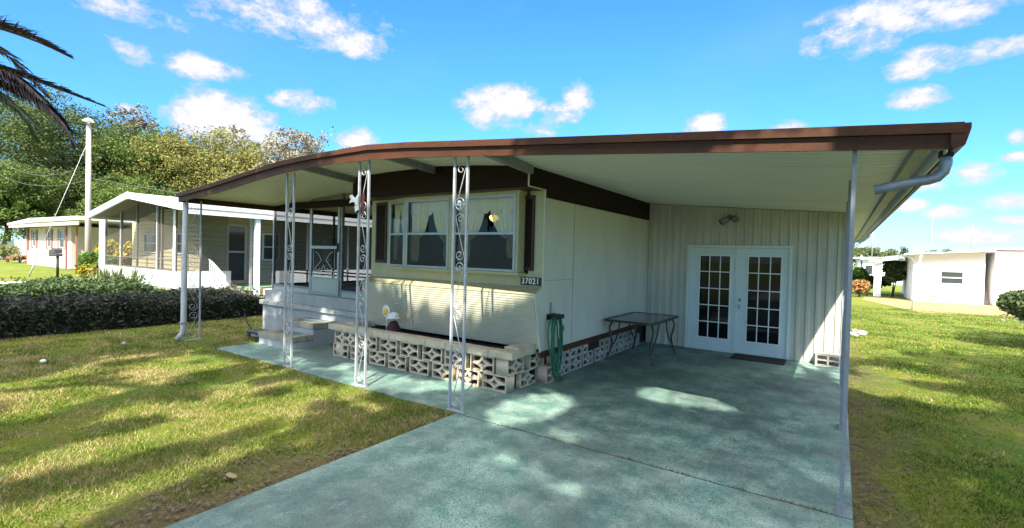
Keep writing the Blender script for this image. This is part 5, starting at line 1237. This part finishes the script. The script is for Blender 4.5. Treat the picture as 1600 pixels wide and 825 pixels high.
wb = MB(); wb.lathe([(.13,0),(.2,.3),(.22,.55),(.19,.6)], 5.95, 33.6, 12); tag(wb.build('barrel', mat('rust_barrel', (.18,.07,.05), rough=.6)), 'small rusty red barrel behind the leaning boards', 'barrel')
re = thing('stone_edging', 'low ring of pale edging stones in the grass beside the home', 'edging', (.42, 15.6, 0))
for i in range(10):
    a = 2*math.pi*i/10; mb = MB(); cx, cy = .30+.28*math.cos(a), 15.6+.28*math.sin(a); mb.box(cx-.07,cx+.07,cy-.06,cy+.06,-.01,.07,.012); mb.build('edging_stone', block_w if i % 2 else greym, re)
bush_leaf_m = leaf_mat('bush_leaf', (.05,.085,.03), (.10,.13,.05), 3, .15)
br = bush('flecked_bush', (4.25,15.8,0), 1.45, 1.65, 16000, .06, bush_leaf_m, 'dark leafy bush with pinkish white flecks at the right edge', 91, low=.6)
v = nr.normal(size=(420,3)); v /= np.linalg.norm(v,axis=1,keepdims=True); p = v*np.array([1.15,1.15,.6])*nr.uniform(.8,1.05,(420,1))+np.array([0,0,.85])  # pinkish white flecks scattered over the outside of the foliage
np_mesh('pale_flecks', leaf_quads(p, .035*nr.uniform(.6,1.3,420), .6, .8), None, 4, mat('pale_fleck', (.72,.62,.66), rough=.6), br)
# far tree line to the right
G2 = 'distant trees on the right horizon'
for i, (x, y_, h, w, lab) in enumerate([(.6,118,6.5,9,'distant tree nearest the end of the brown roof'),(5.5,126,5.4,8,'distant low tree just right of the roof end'),(9.8,128,6.2,7,'distant rounded tree above the white carport'),(16,140,5.0,8,'distant low tree behind the middle of the white house roof'),(21,146,5.6,7,'distant tree above the small window of the white house'),(26,150,5.2,8,'distant tree left of the raised roof')]):
    make_tree('distant_tree', (x,y_,0), h, w, lab, oakD, 200+i, 60, 60, .22, .15, G2, .13)
for x, y_, h, lab in ((1.15,39,2.35,'white post by the far end of the home'),): 
    mb = MB(); mb.tube([(x,y_,0),(x,y_,h)], .07, 8); tag(mb.build('white_post', nwhite), lab, 'post')
for i, (x, y_, h) in enumerate(((3.9,90,9.0),(12.4,105,9.5),(19.8,120,9.5))):
    mb = MB(); mb.tube([(x,y_,0),(x,y_,h)], [.10,.07], 6); tag(mb.build('distant_pole', greym), ('thin distant pole left of the carport','thin distant pole above the white house gutter','thin distant pole above the window of the white house')[i], 'pole', 'thin poles on the horizon')

# ------------------------------------------------------------------ grass blades
def grass(name, xr, yr, n, hmin, hmax, w, keep, seed, m, dens_near=None):
    r = np.random.default_rng(seed); p = np.empty((n,2)); p[:,0] = r.uniform(*xr, n); p[:,1] = r.uniform(*yr, n)
    d = np.hypot(p[:,0], p[:,1]); k = keep(p[:,0], p[:,1]) & (r.random(n) < np.clip((4.5/np.maximum(d,.5))**1.1, 0, 1))
    # patchiness
    nn = np.array([mnoise.noise(Vector((a*.9, b*.9, 1.7)))+.6*mnoise.noise(Vector((a*2.7, b*2.7, 4.2))) for a, b in p]); k &= (r.random(n) < np.clip(.66+nn*1.6, .08, 1))
    ed = np.abs(p[:,0]+1.73)-1.87+nn*.55; k &= (r.random(n) < np.clip(ed*1.8+.35, .28, 1)) | (p[:,1] > 13)
    p = p[k]; nn = nn[k]; d = d[k]; n = len(p)
    a = r.uniform(0, 2*np.pi, n); h = r.uniform(hmin, hmax, n)*(1+.5*nn); ww = w*(.7+.6*r.random(n))*np.clip(d/5, .8, 3)
    lean = r.normal(size=(n,2))*h[:,None]*.6
    v = np.empty((n,3,3)); dx, dy = np.cos(a)*ww/2, np.sin(a)*ww/2
    v[:,0] = np.c_[p[:,0]-dx, p[:,1]-dy, np.full(n,-.02)]; v[:,1] = np.c_[p[:,0]+dx, p[:,1]+dy, np.full(n,-.02)]; v[:,2] = np.c_[p[:,0]+lean[:,0], p[:,1]+lean[:,1], h-.02]
    o = np_mesh(name, v.reshape(-1,3), None, 3, m, None, r.random(n)); return o
def grass_material():
    m = bpy.data.materials.new('grass_blade'); m.use_nodes = True; t = m.node_tree; n = node_maker(t); l = t.links.new; t.nodes.clear()
    o = n('ShaderNodeOutputMaterial'); p = n('ShaderNodeBsdfPrincipled'); tr = n('ShaderNodeBsdfTranslucent'); mx = n('ShaderNodeMixShader'); mx.inputs[0].default_value = .3
    at = n('ShaderNodeAttribute', attribute_name='rnd'); geo = n('ShaderNodeNewGeometry')
    nzz = n('ShaderNodeTexNoise'); nzz.inputs['Scale'].default_value = 1.3; nzz.inputs['Detail'].default_value = 6; nzz.inputs['Roughness'].default_value = .65; l(geo.outputs['Position'], nzz.inputs['Vector'])
    ad = n('ShaderNodeMath', operation='MULTIPLY_ADD'); l(nzz.outputs[0], ad.inputs[0]); ad.inputs[1].default_value = 2.6; sb = n('ShaderNodeMath', operation='MULTIPLY_ADD'); l(at.outputs['Fac'], sb.inputs[0]); sb.inputs[1].default_value = .95; sb.inputs[2].default_value = -1.22; l(sb.outputs[0], ad.inputs[2])
    cr = n('ShaderNodeValToRGB'); e = cr.color_ramp.elements; e[0].position = .0; e[0].color = (.035,.095,.012,1); e[1].position = 1; e[1].color = (.50,.38,.20,1)
    q = e.new(.35); q.color = (.12,.205,.022,1); q = e.new(.72); q.color = (.25,.26,.045,1)
    sx = n('ShaderNodeSeparateXYZ'); l(geo.outputs['Position'], sx.inputs[0]); mr = n('ShaderNodeMapRange'); mr.inputs[1].default_value = -.5; mr.inputs[2].default_value = .5; mr.inputs[3].default_value = .10; mr.inputs[4].default_value = -.20; l(sx.outputs[0], mr.inputs[0])
    ad2 = n('ShaderNodeMath', operation='ADD'); l(ad.outputs[0], ad2.inputs[0]); l(mr.outputs[0], ad2.inputs[1]); l(ad2.outputs[0], cr.inputs[0]); l(cr.outputs[0], p.inputs['Base Color']); l(cr.outputs[0], tr.inputs[0]); p.inputs['Roughness'].default_value = .6; p.inputs['Specular IOR Level'].default_value = .2
    l(p.outputs[0], mx.inputs[1]); l(tr.outputs[0], mx.inputs[2]); l(mx.outputs[0], o.inputs[0]); return m
gm = grass_material()
left = lambda x, y: ((x < SLX0-.0+.03*np.sin(y*5)) & (y < 4.23+.02*np.sin(x*6))) | ((x < -9.33) & (y >= 4.2)) & ~((x > -11.1) & (y > 5.9))
stuff(grass('lawn_grass', (-14.5,-3.58), (-.5,9), 900000, .016, .040, .0065, left, 1, gm), 'sunlit patchy lawn grass in front of the home and walkway', 'grass')
right = lambda x, y: (x > SLX1+.02) & ~((x < .5) & (y < 12) & (np.sin(x*37+y*11) > -.1))
stuff(grass('side_grass', (.13,9), (1.0,26), 800000, .016, .042, .0065, right, 2, gm), 'shaded side lawn grass right of the carport slab', 'grass')
# weeds in the slab joint
r = np.random.default_rng(5); xs_ = r.uniform(SLX0, SLX1, 500); xs_ = xs_[(np.array([mnoise.noise(Vector((x*3, 0, 9))) for x in xs_]) > .0)]
n = len(xs_); v = np.empty((n,3,3)); yy = np.full(n, JY)+r.normal(size=n)*.006
v[:,0] = np.c_[xs_-.005, yy, np.full(n,-.01)]; v[:,1] = np.c_[xs_+.005, yy, np.full(n,-.01)]; v[:,2] = np.c_[xs_+r.normal(size=n)*.015, yy+r.normal(size=n)*.018, r.uniform(.004,.022,n)]
stuff(np_mesh('joint_weeds', v.reshape(-1,3), None, 3, mat('weed', (.10,.10,.04), (.14,.10,.06), 20, rough=.9), None, None), 'tiny weeds growing in the slab joint', 'weeds')
# leaf litter along the slab edge and drive
r = np.random.default_rng(6); n = 1700; px = np.concatenate([.15+r.exponential(.28,1100), -3.62-r.exponential(.4,600)]); pyy = np.concatenate([r.uniform(1.5,14,1100), r.uniform(.5,4.2,600)])
stuff(np_mesh('leaf_litter', leaf_quads(np.c_[px, pyy, np.full(n,.0)+r.uniform(0,.012,n)], .02*r.uniform(.5,1.4,n), 2.5, .5), None, 4, mat('litter', (.19,.14,.095), (.09,.07,.045), 30, rough=.9), None, None), 'scattered dry leaves along the edges of the slab', 'leaves')
